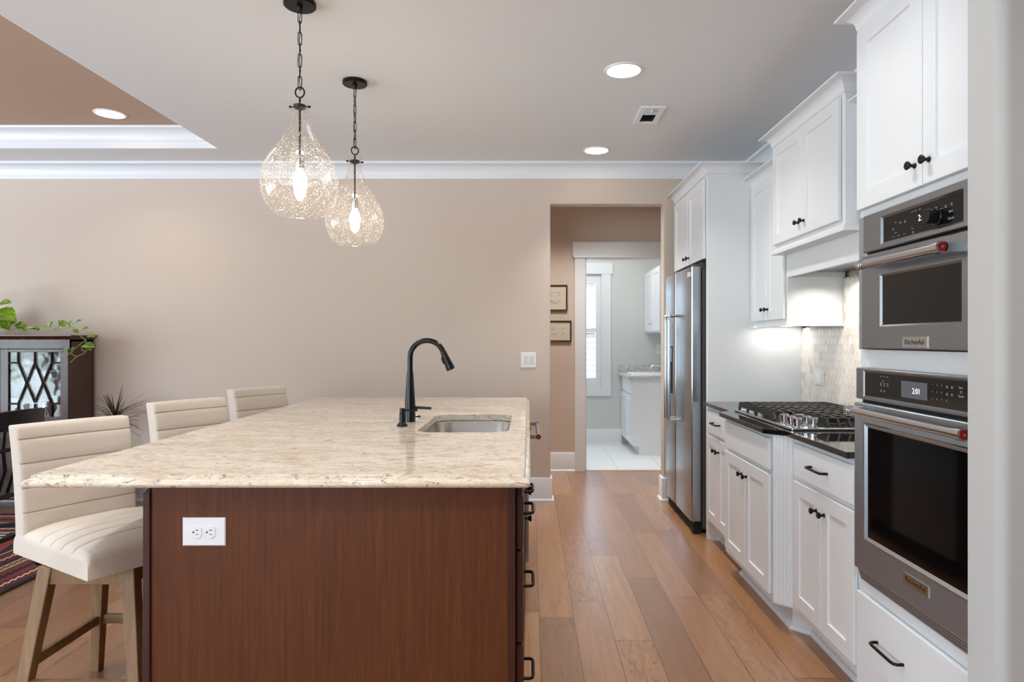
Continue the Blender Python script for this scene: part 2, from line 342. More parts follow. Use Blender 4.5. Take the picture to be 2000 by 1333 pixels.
    def build(s, name, mats, parent=None, bevel=0, smooth=None, segs=2, kind=None, fixn=True, world=True):
        if not isinstance(mats, (list, tuple)): mats = [mats]
        off = Vector((0, 0, 0)); q = parent
        if world:
            while q is not None: off += q.location; q = q.parent
        me = bpy.data.meshes.new(name)
        me.from_pydata([tuple(Vector(v)-off) for v in s.v], [], s.f); 
        for x in mats: me.materials.append(x)
        me.polygons.foreach_set('material_index', s.m)
        if fixn:
            bm = bmesh.new(); bm.from_mesh(me); bmesh.ops.recalc_face_normals(bm, faces=bm.faces); bm.to_mesh(me); bm.free()
        if smooth:
            me.polygons.foreach_set('use_smooth', [True]*len(me.polygons)); me.set_sharp_from_angle(angle=math.radians(smooth))
        me.update()
        o = bpy.data.objects.new(name, me); C.objects.link(o); o.parent = parent
        if bevel:
            b = o.modifiers.new('bevel', 'BEVEL'); b.width = bevel; b.segments = segs; b.limit_method = 'ANGLE'; b.angle_limit = math.radians(40); b.harden_normals = False
        if kind: o['kind'] = kind
        return o
def tag(o, label, cat, group=None, kind=None):
    o['label'] = label; o['category'] = cat
    if group: o['group'] = group
    if kind: o['kind'] = kind
    return o
def thing(name, loc, label, cat, group=None, kind=None):
    o = bpy.data.objects.new(name, None); C.objects.link(o); o.location = loc; o.empty_display_size = .1
    return tag(o, label, cat, group, kind)
def copy_tree(o, parent=None):
    c = o.copy(); C.objects.link(c); c.parent = parent
    for ch in list(o.children): copy_tree(ch, c)
    return c
def arc(cx, cy, r, a0, a1, n): return [(cx+r*math.cos(math.radians(a0+(a1-a0)*i/n)), cy+r*math.sin(math.radians(a0+(a1-a0)*i/n))) for i in range(n+1)]
def rrect(x0, x1, y0, y1, r, n=6):
    return arc(x1-r, y1-r, r, 0, 90, n)+arc(x0+r, y1-r, r, 90, 180, n)+arc(x0+r, y0+r, r, 180, 270, n)+arc(x1-r, y0+r, r, 270, 360, n)
TX = lambda xf: (lambda u, v, d: (xf-d, u, v))          # panels that face the aisle (-x); u runs away from the camera
def knob_mb(mb, T, u, v, s=.88):
    prof = [(.0095, 0), (.0095, .003), (.0055, .007), (.0055, .014), (.011, .020), (.0150, .026), (.0150, .029), (.012, .0315)]
    return mb.lathe([(r*s, z*s) for r, z in prof], lambda a, b, z: T(u+a, v+b, z), 16)
def pull_mb(mb, T, u, v, L=.13, so=.03, r=.0052):
    h = L/2; pts = [(u-h, v, 0), (u-h, v, so*.6), (u-h+.006, v, so*.92), (u-h+.02, v, so), (u+h-.02, v, so), (u+h-.006, v, so*.92), (u+h, v, so*.6), (u+h, v, 0)]
    return mb.tube([T(*p) for p in pts], r, 8)
COVE = lambda w, h, z: [(0, z), (.006, z), (.010, z+.006), (.012, z+.014)] + [(.012+(w-.018)*(1-math.cos(t)), z+.014+(h-.024)*math.sin(t)) for t in [PI/2*i/7 for i in range(1, 8)]] + [(w, z+h-.008), (w, z+h), (0, z+h)]

# ================================================================ STRUCTURE
CZ = 2.739; BW = 5.32; RW = 1.785; RWALL = 1.807
def struct(o, label, cat): return tag(o, label, cat, kind='structure')
mb = MB().box(-7.1, 3.1, -4.1, 6.58, -.08, 0)
struct(mb.build('floor', M['floor']), 'warm brown wide plank hardwood floor', 'floor')
mb = MB().box(-1.3, 1.9, 6.58, 8.4, -.08, -.001)
struct(mb.build('floor.001', M['tile_floor']), 'white tiled laundry room floor beyond the doorway', 'floor')
# ceiling with a recessed tray at the left
t0, t1, s0, s1 = -5.9, -2.325, .6, 4.911; TZ = 2.886
mb = MB()
mb.box(t1, 3.1, -4.1, 6.6, CZ, CZ+.25).box(-7.1, t0, -4.1, 6.6, CZ, CZ+.25).box(t0, t1, s1, 6.6, CZ, CZ+.25).box(t0, t1, -4.1, s0, CZ, CZ+.25)
mb.box(t0, t1, s0, s1, TZ, CZ+.25, 1)
mb.box(-1.3, 1.95, 6.6, 8.45, CZ, CZ+.2)
struct(mb.build('ceiling', [M['ceiling'], M['tray']]), 'white ceiling with a tan painted recessed tray at left', 'ceiling')
TP = [(-.001, CZ), (.010, CZ+.002), (.012, CZ+.052), (.018, CZ+.056)] + [(.018+.075*(1-math.cos(t)), CZ+.058+.075*math.sin(t)) for t in [PI/2*i/6 for i in range(7)]] + [(.097, TZ), (-.001, TZ)]
mb = MB().sweep([(t1, s0), (t1, s1), (t0, s1), (t0, s0)], TP, 1, closed=True)
struct(mb.build('trim_1', M['trim'], smooth=35), 'white cove crown lining the recessed tan ceiling tray', 'crown molding')
# walls
def xzwall(name, outline, y0, y1, mat, label, bevel=0):
    return struct(MB().prism(outline, lambda p, a: (p[0], a, p[1]), y0, y1).build(name, mat, bevel=bevel, segs=4), label, 'wall')
xzwall('wall_back', [(-7.1, 0), (.1706, 0), (.1706, 2.41), (1.09, 2.41), (1.09, 0), (1.9, 0), (1.9, CZ+.05), (-7.1, CZ+.05)], BW, BW+.12, M['wall'], 'beige back wall with a square passage opening at right', .008)
struct(MB().box(RWALL, RWALL+.12, 1.40, BW+.01, 0, CZ+.05).build('wall_right', M['wall']), 'beige wall behind the white kitchen cabinets', 'wall')
mb = MB().prism(arc(1.035, 1.43, .025, 180, 270, 6)+[(3.1, 1.405), (3.1, 1.51), (1.01, 1.51)], lambda p, a: (p[0], p[1], a), 0, CZ+.05)
struct(mb.build('wall_near', M['column'], smooth=40), 'pale grey wall end at the right edge beside the ovens', 'wall')
struct(MB().box(3.0, 3.1, -4.1, 1.41, 0, CZ+.05).build('wall_right.001', M['wall']), 'beige wall right of the viewpoint', 'wall')
# left wall with window openings
def yzwall(x0, x1, holes, ya, yb, mat, name, label):
    mb = MB(); ys = [ya]
    for h0, h1, z0, z1 in holes: ys += [h0, h1]
    ys.append(yb)
    for i in range(0, len(ys), 2): mb.box(x0, x1, ys[i], ys[i+1], 0, CZ+.05)
    for h0, h1, z0, z1 in holes: mb.box(x0, x1, h0, h1, 0, z0); mb.box(x0, x1, h0, h1, z1, CZ+.05)
    return struct(mb.build(name, mat), label, 'wall')
lw = [(-1.6, 0.0, .3, 2.4), (.15, 1.75, .3, 2.4), (1.9, 3.5, .3, 2.4)]
yzwall(-7.1, -7.0, lw, -4.1, BW+.05, M['wall'], 'wall_left', 'beige left wall with three tall windows')
mb = MB(); rh = [(-5.7, -4.35, .3, 2.4), (-4.25, -2.9, .3, 2.4), (-2.8, -1.45, .3, 2.4)]
xs = [-7.1]
for h in rh: xs += [h[0], h[1]]
xs.append(3.1)
for i in range(0, len(xs), 2): mb.box(xs[i], xs[i+1], -4.1, -4.0, 0, CZ+.05)
for h in rh: mb.box(h[0], h[1], -4.1, -4.0, 0, h[2]); mb.box(h[0], h[1], -4.1, -4.0, h[3], CZ+.05)
struct(mb.build('wall_rear', M['wall']), 'beige wall with tall windows behind the viewpoint', 'wall')
def frame_yz(x, y0, y1, z0, z1, name, label):
    mb = MB(); w = .05
    mb.box(x-.03, x+.03, y0+w, y1-w, z0, z0+w).box(x-.03, x+.03, y0+w, y1-w, z1-w, z1).box(x-.03, x+.03, y0, y0+w, z0, z1).box(x-.03, x+.03, y1-w, y1, z0, z1)
    zm = 1.95; mb.box(x-.025, x+.025, y0, y1, zm-.025, zm+.025)
    o = struct(mb.build(name, M['trim']), label, 'window')
    MB().box(x-.003, x+.003, y0+w, y1-w, z0+w, z1-w).build('pane', M['pane'], o); return o
def frame_xz(y, x0, x1, z0, z1, name, label):
    mb = MB(); w = .05
    mb.box(x0+w, x1-w, y-.03, y+.03, z0, z0+w).box(x0+w, x1-w, y-.03, y+.03, z1-w, z1).box(x0, x0+w, y-.03, y+.03, z0, z1).box(x1-w, x1, y-.03, y+.03, z0, z1)
    zm = 1.95; mb.box(x0, x1, y-.025, y+.025, zm-.025, zm+.025)
    o = struct(mb.build(name, M['trim']), label, 'window')
    MB().box(x0+w, x1-w, y-.003, y+.003, z0+w, z1-w).build('pane', M['pane'], o); return o
nw = 2
for h, w in zip(lw, ('near the viewpoint', 'in the middle', 'farthest along')): frame_yz(-7.05, *h, 'window_%d' % nw, 'white framed tall window of the left wall, '+w); nw += 1
for h, w in zip(rh, ('leftmost', 'second from left', 'rightmost')): frame_xz(-4.05, *h, 'window_%d' % nw, 'white framed window behind the viewpoint, '+w); nw += 1
# hall + laundry shell
xzwall('wall_hall', [(-1.6, 0), (.555, 0), (.555, 2.129), (1.45, 2.129), (1.45, 0), (2.6, 0), (2.6, CZ+.02), (-1.6, CZ+.02)], 6.52, 6.64, M['wall'], 'beige hall wall holding two framed pictures and the laundry doorway')
struct(MB().box(-1.7, -1.6, BW+.12, 6.64, 0, CZ+.02).build('wall_hall_left', M['wall']), 'beige end wall of the hall, left', 'wall')
struct(MB().box(2.6, 2.7, BW+.12, 6.64, 0, CZ+.02).box(1.9, 2.7, BW+.02, BW+.12, 0, CZ+.02).build('wall_hall_right', M['wall']), 'beige end wall of the hall, right', 'wall')
struct(MB().box(1.9, 2.7, BW+.05, 6.6, -.08, 0).build('floor.002', M['floor']), 'plank floor at the right end of the hall', 'floor')
struct(MB().box(1.9, 2.7, BW+.05, 6.6, CZ, CZ+.1).build('ceiling.001', M['ceiling']), 'white ceiling at the right end of the hall', 'ceiling')
wx0, wx1, wz0, wz1 = .055, .905, .72, 2.138; LB = 8.26
mb = MB().box(-1.3, wx0, LB, LB+.12, 0, CZ).box(wx1, 1.9, LB, LB+.12, 0, CZ).box(wx0, wx1, LB, LB+.12, 0, wz0).box(wx0, wx1, LB, LB+.12, wz1, CZ)
struct(mb.build('wall_laundry', M['laundry_wall']), 'pale grey far wall of the laundry room with its shuttered window', 'wall')
struct(MB().box(1.78, 1.9, 6.64, LB+.12, 0, CZ).build('wall_laundry_right', M['laundry_wall']), 'pale grey right wall of the laundry room', 'wall')
struct(MB().box(-1.4, -1.3, 6.64, LB+.12, 0, CZ).build('wall_laundry_left', M['laundry_wall']), 'pale grey left wall of the laundry room', 'wall')
struct(MB().box(-1.3, .555, 6.641, 6.65, 0, CZ).box(1.45, 1.78, 6.641, 6.65, 0, CZ).box(.555, 1.45, 6.641, 6.65, 2.129, CZ).build('wall_laundry_near', M['laundry_wall']), 'pale grey laundry side of the doorway wall', 'wall')
# crown + baseboards
CR = [(0, CZ-.125), (.007, CZ-.125), (.010, CZ-.112)] + [(.010+.062*(1-math.cos(t)), CZ-.108+.085*math.sin(t)) for t in [PI/2*i/7 for i in range(8)]] + [(.080, CZ-.018), (.080, CZ), (0, CZ)]
mb = MB().sweep([(1.04, 1.512), (RWALL, 1.512), (RWALL, BW), (-7, BW), (-7, -4), (3, -4), (3, 1.40)], CR, 1)
struct(mb.build('trim_2', M['trim'], smooth=35), 'white crown molding along the top of the beige walls', 'crown molding')
BB = [(0, 0), (.030, 0), (.030, .010), (.024, .018), (.016, .020), (.016, .178), (.012, .186), (0, .188)]
struct(MB().sweep([(.1706, BW+.12), (.1706, BW), (-7, BW)], BB, 1).build('baseboard_back', M['trim'], smooth=30), 'white baseboard along the beige back wall', 'baseboard')
struct(MB().sweep([(1.14, BW), (1.09, BW), (1.09, BW+.12)], BB, 1).build('baseboard_right', M['trim'], smooth=30), 'white baseboard around the wall end beside the refrigerator', 'baseboard')
struct(MB().sweep([(.449, 6.52), (-1.6, 6.52)], BB, 1).build('baseboard_hall', M['trim'], smooth=30), 'white baseboard in the hall below the pictures', 'baseboard')
struct(MB().sweep([(1.16, LB), (-1.3, LB)], BB, 1).build('baseboard_laundry', M['trim'], smooth=30), 'white baseboard below the laundry window', 'baseboard')
# laundry doorway casing
mb = MB().box(.449, .555, 6.50, 6.52, 0, 2.129).box(1.45, 1.556, 6.50, 6.52, 0, 2.129)
mb.box(.43, 1.575, 6.495, 6.52, 2.135, 2.28).box(.437, 1.568, 6.49, 6.52, 2.122, 2.137)
mb.box(.553, .567, 6.52, 6.65, 0, 2.13).box(1.438, 1.452, 6.52, 6.65, 0, 2.13).box(.553, 1.452, 6.52, 6.65, 2.117, 2.131)
struct(mb.build('door_1', M['trim'], bevel=.002), 'white cased doorway from the hall into the bright laundry room', 'doorway')
struct(MB().box(.567, 1.438, 6.55, 6.61, 0, .006).build('trim_3', M['plate_dim']), 'pale threshold strip of the laundry doorway', 'threshold')
# laundry window
mb = MB().box(-.066, wx0, LB-.022, LB, .604, 2.138).box(wx1, 1.026, LB-.022, LB, .604, 2.138).box(-.09, 1.05, LB-.026, LB, 2.138, 2.278).box(wx0, wx1, LB-.022, LB, .604, .72)
wn = struct(mb.build('window_1', M['trim'], bevel=.002), 'white cased laundry room window with plantation shutters', 'window')
f = .07
mb = MB(); SY = LB+.03
for a, b in ((wx0, (wx0+wx1)/2-.002), ((wx0+wx1)/2+.002, wx1)):
    mb.box(a, a+f, SY-.015, SY+.015, wz0, wz1).box(b-f, b, SY-.015, SY+.015, wz0, wz1)
    for z0, z1 in ((wz0, wz0+.11), (1.405, 1.46), (wz1-.10, wz1)): mb.box(a+f, b-f, SY-.0148, SY+.0148, z0, z1)
mb.build('shutter_frame', M['trim'], wn, bevel=.003)
mb = MB()
for a, b in ((wx0, (wx0+wx1)/2-.002), ((wx0+wx1)/2+.002, wx1)):
    for z0, z1 in ((wz0+.11, 1.405), (1.46, wz1-.10)):
        nn = round((z1-z0)/.07)
        for i in range(nn):
            zc = z0+(i+.5)*(z1-z0)/nn; q = math.radians(52); hx, hz = .038*math.cos(q), .038*math.sin(q)
            mb.loops([[(x, SY+hx+.002, zc+hz+.004), (x, SY+hx-.002, zc+hz+.008), (x, SY-hx-.002, zc-hz-.004+.004), (x, SY-hx+.002, zc-hz-.004)] for x in (a+f+.002, b-f-.002)])
mb.build('louver', M['trim'], wn)
mb = MB().box(wx0, wx1, LB+.08, LB+.11, wz0, wz0+.04).box(wx0, wx1, LB+.08, LB+.11, wz1-.04, wz1).box(wx0, wx0+.04, LB+.08, LB+.11, wz0, wz1).box(wx1-.04, wx1, LB+.08, LB+.11, wz0, wz1).box(wx0, wx1, LB+.08, LB+.11, 1.41, 1.45)
mb.build('sash', M['trim'], wn)
MB().box(wx0+.04, wx1-.04, LB+.094, LB+.097, wz0+.04, wz1-.04).build('pane', M['pane'], wn)

# ================================================================ KITCHEN RUN ON THE RIGHT
FX = 1.168; DX = 1.150                         # face frame and door front planes
T = TX(FX)
def dr(name, par, u0, u1, v0, v1, fx=FX, stile=.058, th=.018):
    return MB().door(TX(fx-.003), u0, u1, v0, v1, th-.003, stile).build(name, M['cab'], par, smooth=25)
def knob(par, fx, u, v): return knob_mb(MB(), TX(fx-.018), u, v).build('knob', M['bronze'], par, smooth=40)
def pull(par, fx, u, v, L=.13): return pull_mb(MB(), TX(fx-.018), u, v, L).build('pull', M['bronze'], par, smooth=50)
def crown(par, x0, y0, y1, ztop, wall=RW, h=.064, w=.065, name='crown_molding', far=True):
    path = [(wall, y0), (x0, y0), (x0, y1)] + ([(wall, y1)] if far else [])
    return MB().sweep(path, COVE(w, h, ztop-h), 1).build(name, M['cab'], par, smooth=35)
# --- refrigerator surround with over-fridge cabinet
g = thing('refrigerator_cabinet', (1.47, 4.78, 1.8), 'deep white two-door cabinet above the refrigerator with tall side panel', 'cabinet', 'white shaker kitchen cabinets')
mb = MB().box(FX, RW-.002, 4.322, 5.22, 1.85, 2.392).box(FX-.002, FX+.03, 5.2, 5.22, 1.83, 2.392)
mb.build('body', M['cab'], g)
mb = MB().box(FX-.003, RW-.002, 4.28, 4.322, 0.0, 2.392)
mb.build('side_panel', M['cab'], g, bevel=.002)
for u0, u1, ku in ((4.335, 4.762, 4.725), (4.768, 5.205, 4.81)):
    d = dr('door', g, u0, u1, 1.845, 2.375, stile=.06); knob(d, FX, ku, 1.895)
crown(g, FX-.003, 4.28, 5.222, 2.455)
# --- refrigerator
g = thing('refrigerator', (1.42, 4.83, 0), 'stainless steel side-by-side refrigerator with vertical bar handles', 'refrigerator')
MB().box(1.165, 1.745, 4.405, 5.255, .03, 1.785).build('body', M['fridge_side'], g, bevel=.003)
MB().box(1.155, 1.165, 4.41, 5.25, .09, 1.79).build('gasket', M['gasket'], g)
FD = 1.153
def fdoor(u0, u1):
    o = MB(); zs = [.085, .0851, 1.80]
    L = []
    pr = [(0, u0), (.055, u0), (.062, u0+.006), (.065, u0+.02), (.067, (u0+u1)/2), (.065, u1-.02), (.062, u1-.006), (.055, u1), (0, u1)]
    o.loops([[(FD-d, u, z) for d, u in pr] for z in (.085, 1.80)])
    return o.build('door', M['steel_v'], g, smooth=25)
d1 = fdoor(4.405, 4.886); d2 = fdoor(4.894, 5.255)
def fhandle(u, par, z0, z1):
    xb = FD-.067-.058; mb = MB()
    mb.tube([(xb, u, z0+.012), (xb, u, z1-.012)], .0125, 14)
    for z, q in ((z0, 1), (z1, -1)):
        mb.tube([(FD-.064, u, z), (xb+.012, u, z), (xb, u, z+q*.006), (xb, u, z+q*.04)], [.012, .012, .0145, .0145], 12)
    return mb.build('handle', M['steel_bar'], par, smooth=40)
fhandle(4.835, d1, .715, 1.487); fhandle(4.945, d2, .715, 1.487)
mb = MB().box(FD-.0685, FD-.06, 4.98, 5.17, .90, 1.26).box(FD-.0695, FD-.0685, 4.99, 5.16, 1.14, 1.25, 1)
mb.build('dispenser', [M['gasket'], M['panel_glass']], d2)
mb = MB().box(FD-.072, FD-.062, 4.425, 4.49, 1.735, 1.765); mb.text('KitchenAid', .0125, lambda a, b: (FD-.0724, 4.4575-a, 1.75+b), 1)
mb.build('badge', [M['plate'], M['slot']], d1)
mb = MB().box(1.115, 1.165, 4.42, 5.25, .008, .078)
for i in range(4): mb.box(1.112, 1.115, 4.50, 5.2, .018+i*.014, .026+i*.014)
mb.box(1.10, 1.15, 4.405, 4.46, .001, .05)
mb.build('base_grille', M['gasket'], g)
mb = MB().box(1.10, 1.16, 4.415, 4.47, 1.80, 1.818).box(1.16, 1.3, 4.415, 4.47, 1.785, 1.83); mb.build('hinge_cover', M['fridge_side'], g, bevel=.003)
# --- wall cabinets beside the hood
def wallcab(y0, y1, label, narrow=False):
    g = thing('upper_cabinet', (1.62, (y0+y1)/2, 1.42), label, 'cabinet', 'white shaker kitchen cabinets')
    x = 1.46
    MB().box(x, RW-.002, y0, y1, 1.40, 2.30).build('body', M['cab'], g, bevel=.001)
    ym = (y0+y1)/2
    for u0, u1, ku in ((y0+.012, ym-.002, ym-.03), (ym+.002, y1-.012, ym+.03)):
        d = dr('door', g, u0, u1, 1.425, 2.285, fx=x, stile=.052); knob(d, x, ku, 1.49)
    crown(g, x, y0+.002, y1-.002, 2.355)
    MB().sweep([(RW, y0), (x, y0), (x, y1)], [(0, 1.384), (.016, 1.384), (.016, 1.402), (0, 1.402)], 1).build('light_rail', M['cab'], g)
    return g
wallcab(3.712, 4.278, 'narrow white wall cabinet between the refrigerator panel and the range hood')
wallcab(2.33, 2.868, 'narrow white wall cabinet tucked behind the oven tower')
# --- hood cabinet
g = thing('hood_cabinet', (1.58, 3.29, 1.7), 'white two-door range hood cabinet above the cooktop with crown and valance', 'range hood', 'white shaker kitchen cabinets')
x = 1.383; y0, y1 = 2.87, 3.71
MB().box(x, RW-.002, y0, y1, 1.80, 2.395).build('body', M['cab'], g, bevel=.001)
ym = (y0+y1)/2
for u0, u1, ku in ((y0+.03, ym-.002, ym-.032), (ym+.002, y1-.03, ym+.032)):
    d = dr('door', g, u0, u1, 1.835, 2.38, fx=x); knob(d, x, ku, 1.90)
crown(g, x, y0, y1, 2.456)
MB().sweep([(RW, y0), (x, y0), (x, y1), (RW, y1)], [(0, 1.785), (.012, 1.785), (.012, 1.800), (.004, 1.812), (0, 1.815)], 1).box(x, RW-.003, y0, y1, 1.785, 1.803).build('bottom_molding', M['cab'], g)
MB().box(x+.075, x+.095, y0+.02, y1, 1.66, 1.786).box(x+.095, RW-.003, y1-.012, y1-.001, 1.66, 1.786).box(x+.095, RW-.003, y0+.02, y0+.035, 1.66, 1.786).build('valance', M['cab'], g)
mb = MB().box(x+.095, RW-.004, y0+.035, y1-.012, 1.69, 1.705); mb.build('hood_liner', M['steel'], g)
area('hood_lamp', (1.66, 2.98, 1.684), (0, 0, 0), .07, .07, 3.4, WARM, shape='DISK', spread=2.4)
area('hood_lamp', (1.62, 3.50, 1.684), (0, 0, 0), .07, .07, 1.8, WARM, shape='DISK', spread=2.4)
area('undercabinet_lamp', (1.60, 4.19, 1.3915), (0, 0, 0), .34, .03, .5, (1, .96, .90))
g = thing('undercabinet_light', (1.60, 4.19, 1.39), 'slim white light bar tucked under the narrow cabinet by the refrigerator panel', 'light')
MB().box(1.52, 1.68, 4.16, 4.22, 1.394, 1.3995).build('housing', M['trim'], g); MB().box(1.53, 1.67, 4.167, 4.213, 1.3925, 1.394).build('diffuser', M['lens'], g)
# --- base cabinets
def face(par, fx, y0, y1, xb, name='body'):
    return MB().box(fx, xb, y0, y1, .115, .878).build(name, M['cab'], par)
def kick(par, pts, name='toe_kick'):
    mb = MB().sweep(pts, [(0, .002), (0, .114), (-.012, .114), (-.012, .002)], 1)
    mb.sweep(pts, [(0, .0), (.018, .0), (.018, .006), (.010, .017), (0, .020)], 1)
    return mb.build(name, M['cab'], par, smooth=30)
g1 = thing('base_cabinet', (1.47, 2.6, 0), 'white base cabinet with one drawer and double doors beside the oven tower', 'cabinet', 'white shaker kitchen cabinets')
face(g1, FX, 2.312, 2.90, RW-.002)
d = dr('drawer', g1, 2.325, 2.857, .716, .857, stile=0); pull(d, FX, 2.60, .787, .14)
for u0, u1, ku in ((2.325, 2.588, 2.556), (2.592, 2.857, 2.626)): knob(dr('door', g1, u0, u1, .15, .694), FX, ku, .62)
kick(g1, [(1.255, 2.312), (1.255, 2.90)])
g2 = thing('cooktop_cabinet', (1.47, 3.31, 0), 'white bumped-out base cabinet below the cooktop with fluted angled corners', 'cabinet', 'white shaker kitchen cabinets')
F2 = 1.105
mb = MB().prism([(FX, 2.901), (F2, 2.96), (F2, 3.66), (FX, 3.72), (RW-.002, 3.72), (RW-.002, 2.901)], lambda p, a: (p[0], p[1], a), .115, .878); mb.build('body', M['cab'], g2)
dr('false_drawer_front', g2, 2.985, 3.645, .716, .857, fx=F2, stile=0)
for u0, u1, ku in ((2.985, 3.313, 3.28), (3.317, 3.645, 3.352)): knob(dr('door', g2, u0, u1, .15, .694, fx=F2), F2, ku, .62)
def fluted(p0, p1, name='fluted_corner'):
    a = Vector((p0[0], p0[1], 0)); b = Vector((p1[0], p1[1], 0)); t = (b-a); L = t.length; t.normalize(); n = Vector((-t.y, t.x, 0))
    pr = [(0, -.004), (0, .006)]; nf = 4; m = .010
    pr.append((m*.6, .006))
    for i in range(nf):
        c = m+(L-2*m)*(i+.5)/nf; r = (L-2*m)/nf*.40
        pr += [(c+r*math.cos(q), .006-.6*r*math.sin(q)) for q in [PI-PI*j/6 for j in range(7)]]
    pr += [(L-m*.6, .006), (L, .006), (L, -.004)]
    return MB().loops([[tuple(a+t*u+n*d+Vector((0, 0, z))) for u, d in pr] for z in (.122, .876)]).build(name, M['cab'], g2, smooth=30)
fluted((FX, 2.899), (F2-.001, 2.959)); fluted((F2-.001, 3.661), (FX, 3.721))
kick(g2, [(1.255, 2.90), (1.19, 2.965), (1.19, 3.655), (1.255, 3.72)])
g3 = thing('base_cabinet', (1.47, 4.0, 0), 'white base cabinet with one drawer next to the refrigerator panel', 'cabinet', 'white shaker kitchen cabinets')
face(g3, FX, 3.722, 4.279, RW-.002)
d = dr('drawer', g3, 3.765, 4.262, .716, .857, stile=0); pull(d, FX, 4.02, .787, .14)
for u0, u1, ku in ((3.765, 4.012, 3.98), (4.016, 4.262, 4.048)): knob(dr('door', g3, u0, u1, .15, .694), FX, ku, .62)
kick(g3, [(1.255, 3.72), (1.255, 4.27), (1.19, 4.279)])
# --- black counter
mb = MB().prism([(1.135, 2.345), (1.1345, 2.908), (1.0616, 2.984), (1.058, 3.655), (1.137, 3.735), (1.137, 4.278), (RW-.003, 4.278), (RW-.003, 2.345)], lambda p, a: (p[0], p[1], a), .879, .903)
o = mb.build('kitchen_countertop', M['black_counter'], bevel=.003, segs=3); tag(o, 'polished black stone countertop on the white base cabinets', 'countertop')
# --- picket tile backsplash
o = MB().box(RW-.011, RWALL-.0005, 2.33, 4.279, .9035, 1.383).box(RW-.011, RWALL-.0005, 2.872, 3.708, 1.383, 1.655).build('backsplash', M['grout']); tag(o, 'marble picket tile backsplash on the wall behind the cooktop', 'backsplash')
mb = MB(); w, hh, pt = .0440, .064, .019; gp = .0014; row = hh-pt+gp; x0 = RW-.011; x1 = RW-.0132
ri = 0; z = .93
while z < 1.80:
    y = 2.35+(w+gp)/2*(ri % 2)
    while y < 4.27:
        if z < 1.362 or (2.895 < y < 3.685 and z < 1.632):
            hexa = lambda s: [(y-w/2+s, z+hh/2-pt), (y, z+hh/2-s), (y+w/2-s, z+hh/2-pt), (y+w/2-s, z-hh/2+pt), (y, z-hh/2+s), (y-w/2+s, z-hh/2+pt)]
            mb.loops([[(x0, p[0], p[1]) for p in hexa(0)], [(x1+.001, p[0], p[1]) for p in hexa(0)], [(x1, p[0], p[1]) for p in hexa(.0012)]], cap0=False)
        y += w+gp
    z += row; ri += 1
mb.build('tile', M['picket'], o)
# outlet on the tiles
g = thing('tile_outlet', (RW-.015, 4.0, 1.07), 'white rectangular outlet on the tile backsplash beside the cooktop', 'outlet')
Tt = TX(RW-.0146); mb = MB().door(Tt, 3.935, 4.06, 1.03, 1.112, .006, 0, edge=.003); mb.build('cover_plate', M['plate_dim'], g)
mb = MB().door(TX(RW-.0206), 3.972, 4.023, 1.045, 1.097, .003, 0, edge=.001); Tq = TX(RW-.0236)
for du in (-.012, .012): mb.lathe([(.0085, 0), (.0085, .001)], lambda a, b, z, du=du: Tq(3.9975+du, 1.071, z) if False else (Tq(3.9975+du+a, 1.071+b, z)), 12)
mb.build('receptacle', M['plate'], g)
# --- oven tower
g = thing('oven_tower', (1.47, 1.915, 0), 'tall white cabinet housing the two built-in stainless ovens', 'cabinet', 'white shaker kitchen cabinets')
ty0, ty1 = 1.522, 2.31
mb = MB().box(FX, RW-.002, ty1-.02, ty1, .1, 2.392).box(FX, RW-.002, ty0, ty0+.02, .1, 2.392).box(RW-.02, RW-.002, ty0, ty1, .1, 2.392)
for z0, z1 in ((.1, .47), (1.2095, 1.272), (1.73, 2.392)): mb.box(FX, RW-.02, ty0+.02, ty1-.02, z0, z1)
mb.build('body', M['cab'], g)
for u0, u1, ku in ((ty0+.012, 1.918, 1.885), (1.922, ty1-.006, 1.955)): knob(dr('door', g, u0, u1, 1.758, 2.385, stile=.062), FX, ku, 1.825)
d = dr('drawer', g, ty0+.012, ty1-.006, .105, .427, stile=0); pull(d, FX, 2.09, .305, .15); pull(d, FX, 1.74, .305, .15)
MB().sweep([(FX, ty0), (FX, ty1), (RW, ty1)], COVE(.065, .064, 2.393), 1).build('crown_molding', M['cab'], g, smooth=35)
kick(g, [(1.25, ty0), (1.25, ty1)])
# --- appliances in the tower
OX = 1.140
def ring(u0, u1, v0, v1, th, s, xf, name, mat, par, fillmat=None, rec=.008):
    return MB().door(TX(xf), u0, u1, v0, v1, th, s, rec=rec, slope=.004, edge=.003, m2=1).build(name, [mat, fillmat or M['gasket']], par, smooth=25)
def ringx(u0, u1, v0, v1, i0, i1, j0, j1, th, xf, name, mat, par, rec=.006, slope=.006, fill=None):
    """front plate u0..u1 x v0..v1 with a recessed window i0..i1 x j0..j1"""
    Tq = TX(xf); R = lambda a, b, c, e, d: [Tq(a, c, d), Tq(b, c, d), Tq(b, e, d), Tq(a, e, d)]
    mb = MB().loops([R(u0, u1, v0, v1, 0), R(u0, u1, v0, v1, th-.003), R(u0+.003, u1-.003, v0+.003, v1-.003, th), R(i0-slope, i1+slope, j0-slope, j1+slope, th), R(i0, i1, j0, j1, th-rec)], cap=False)
    mb.add(R(i0, i1, j0, j1, th-rec), [(0, 1, 2, 3)], 1)
    return mb.build(name, [mat, fill or M['black_glass']], par, smooth=20)
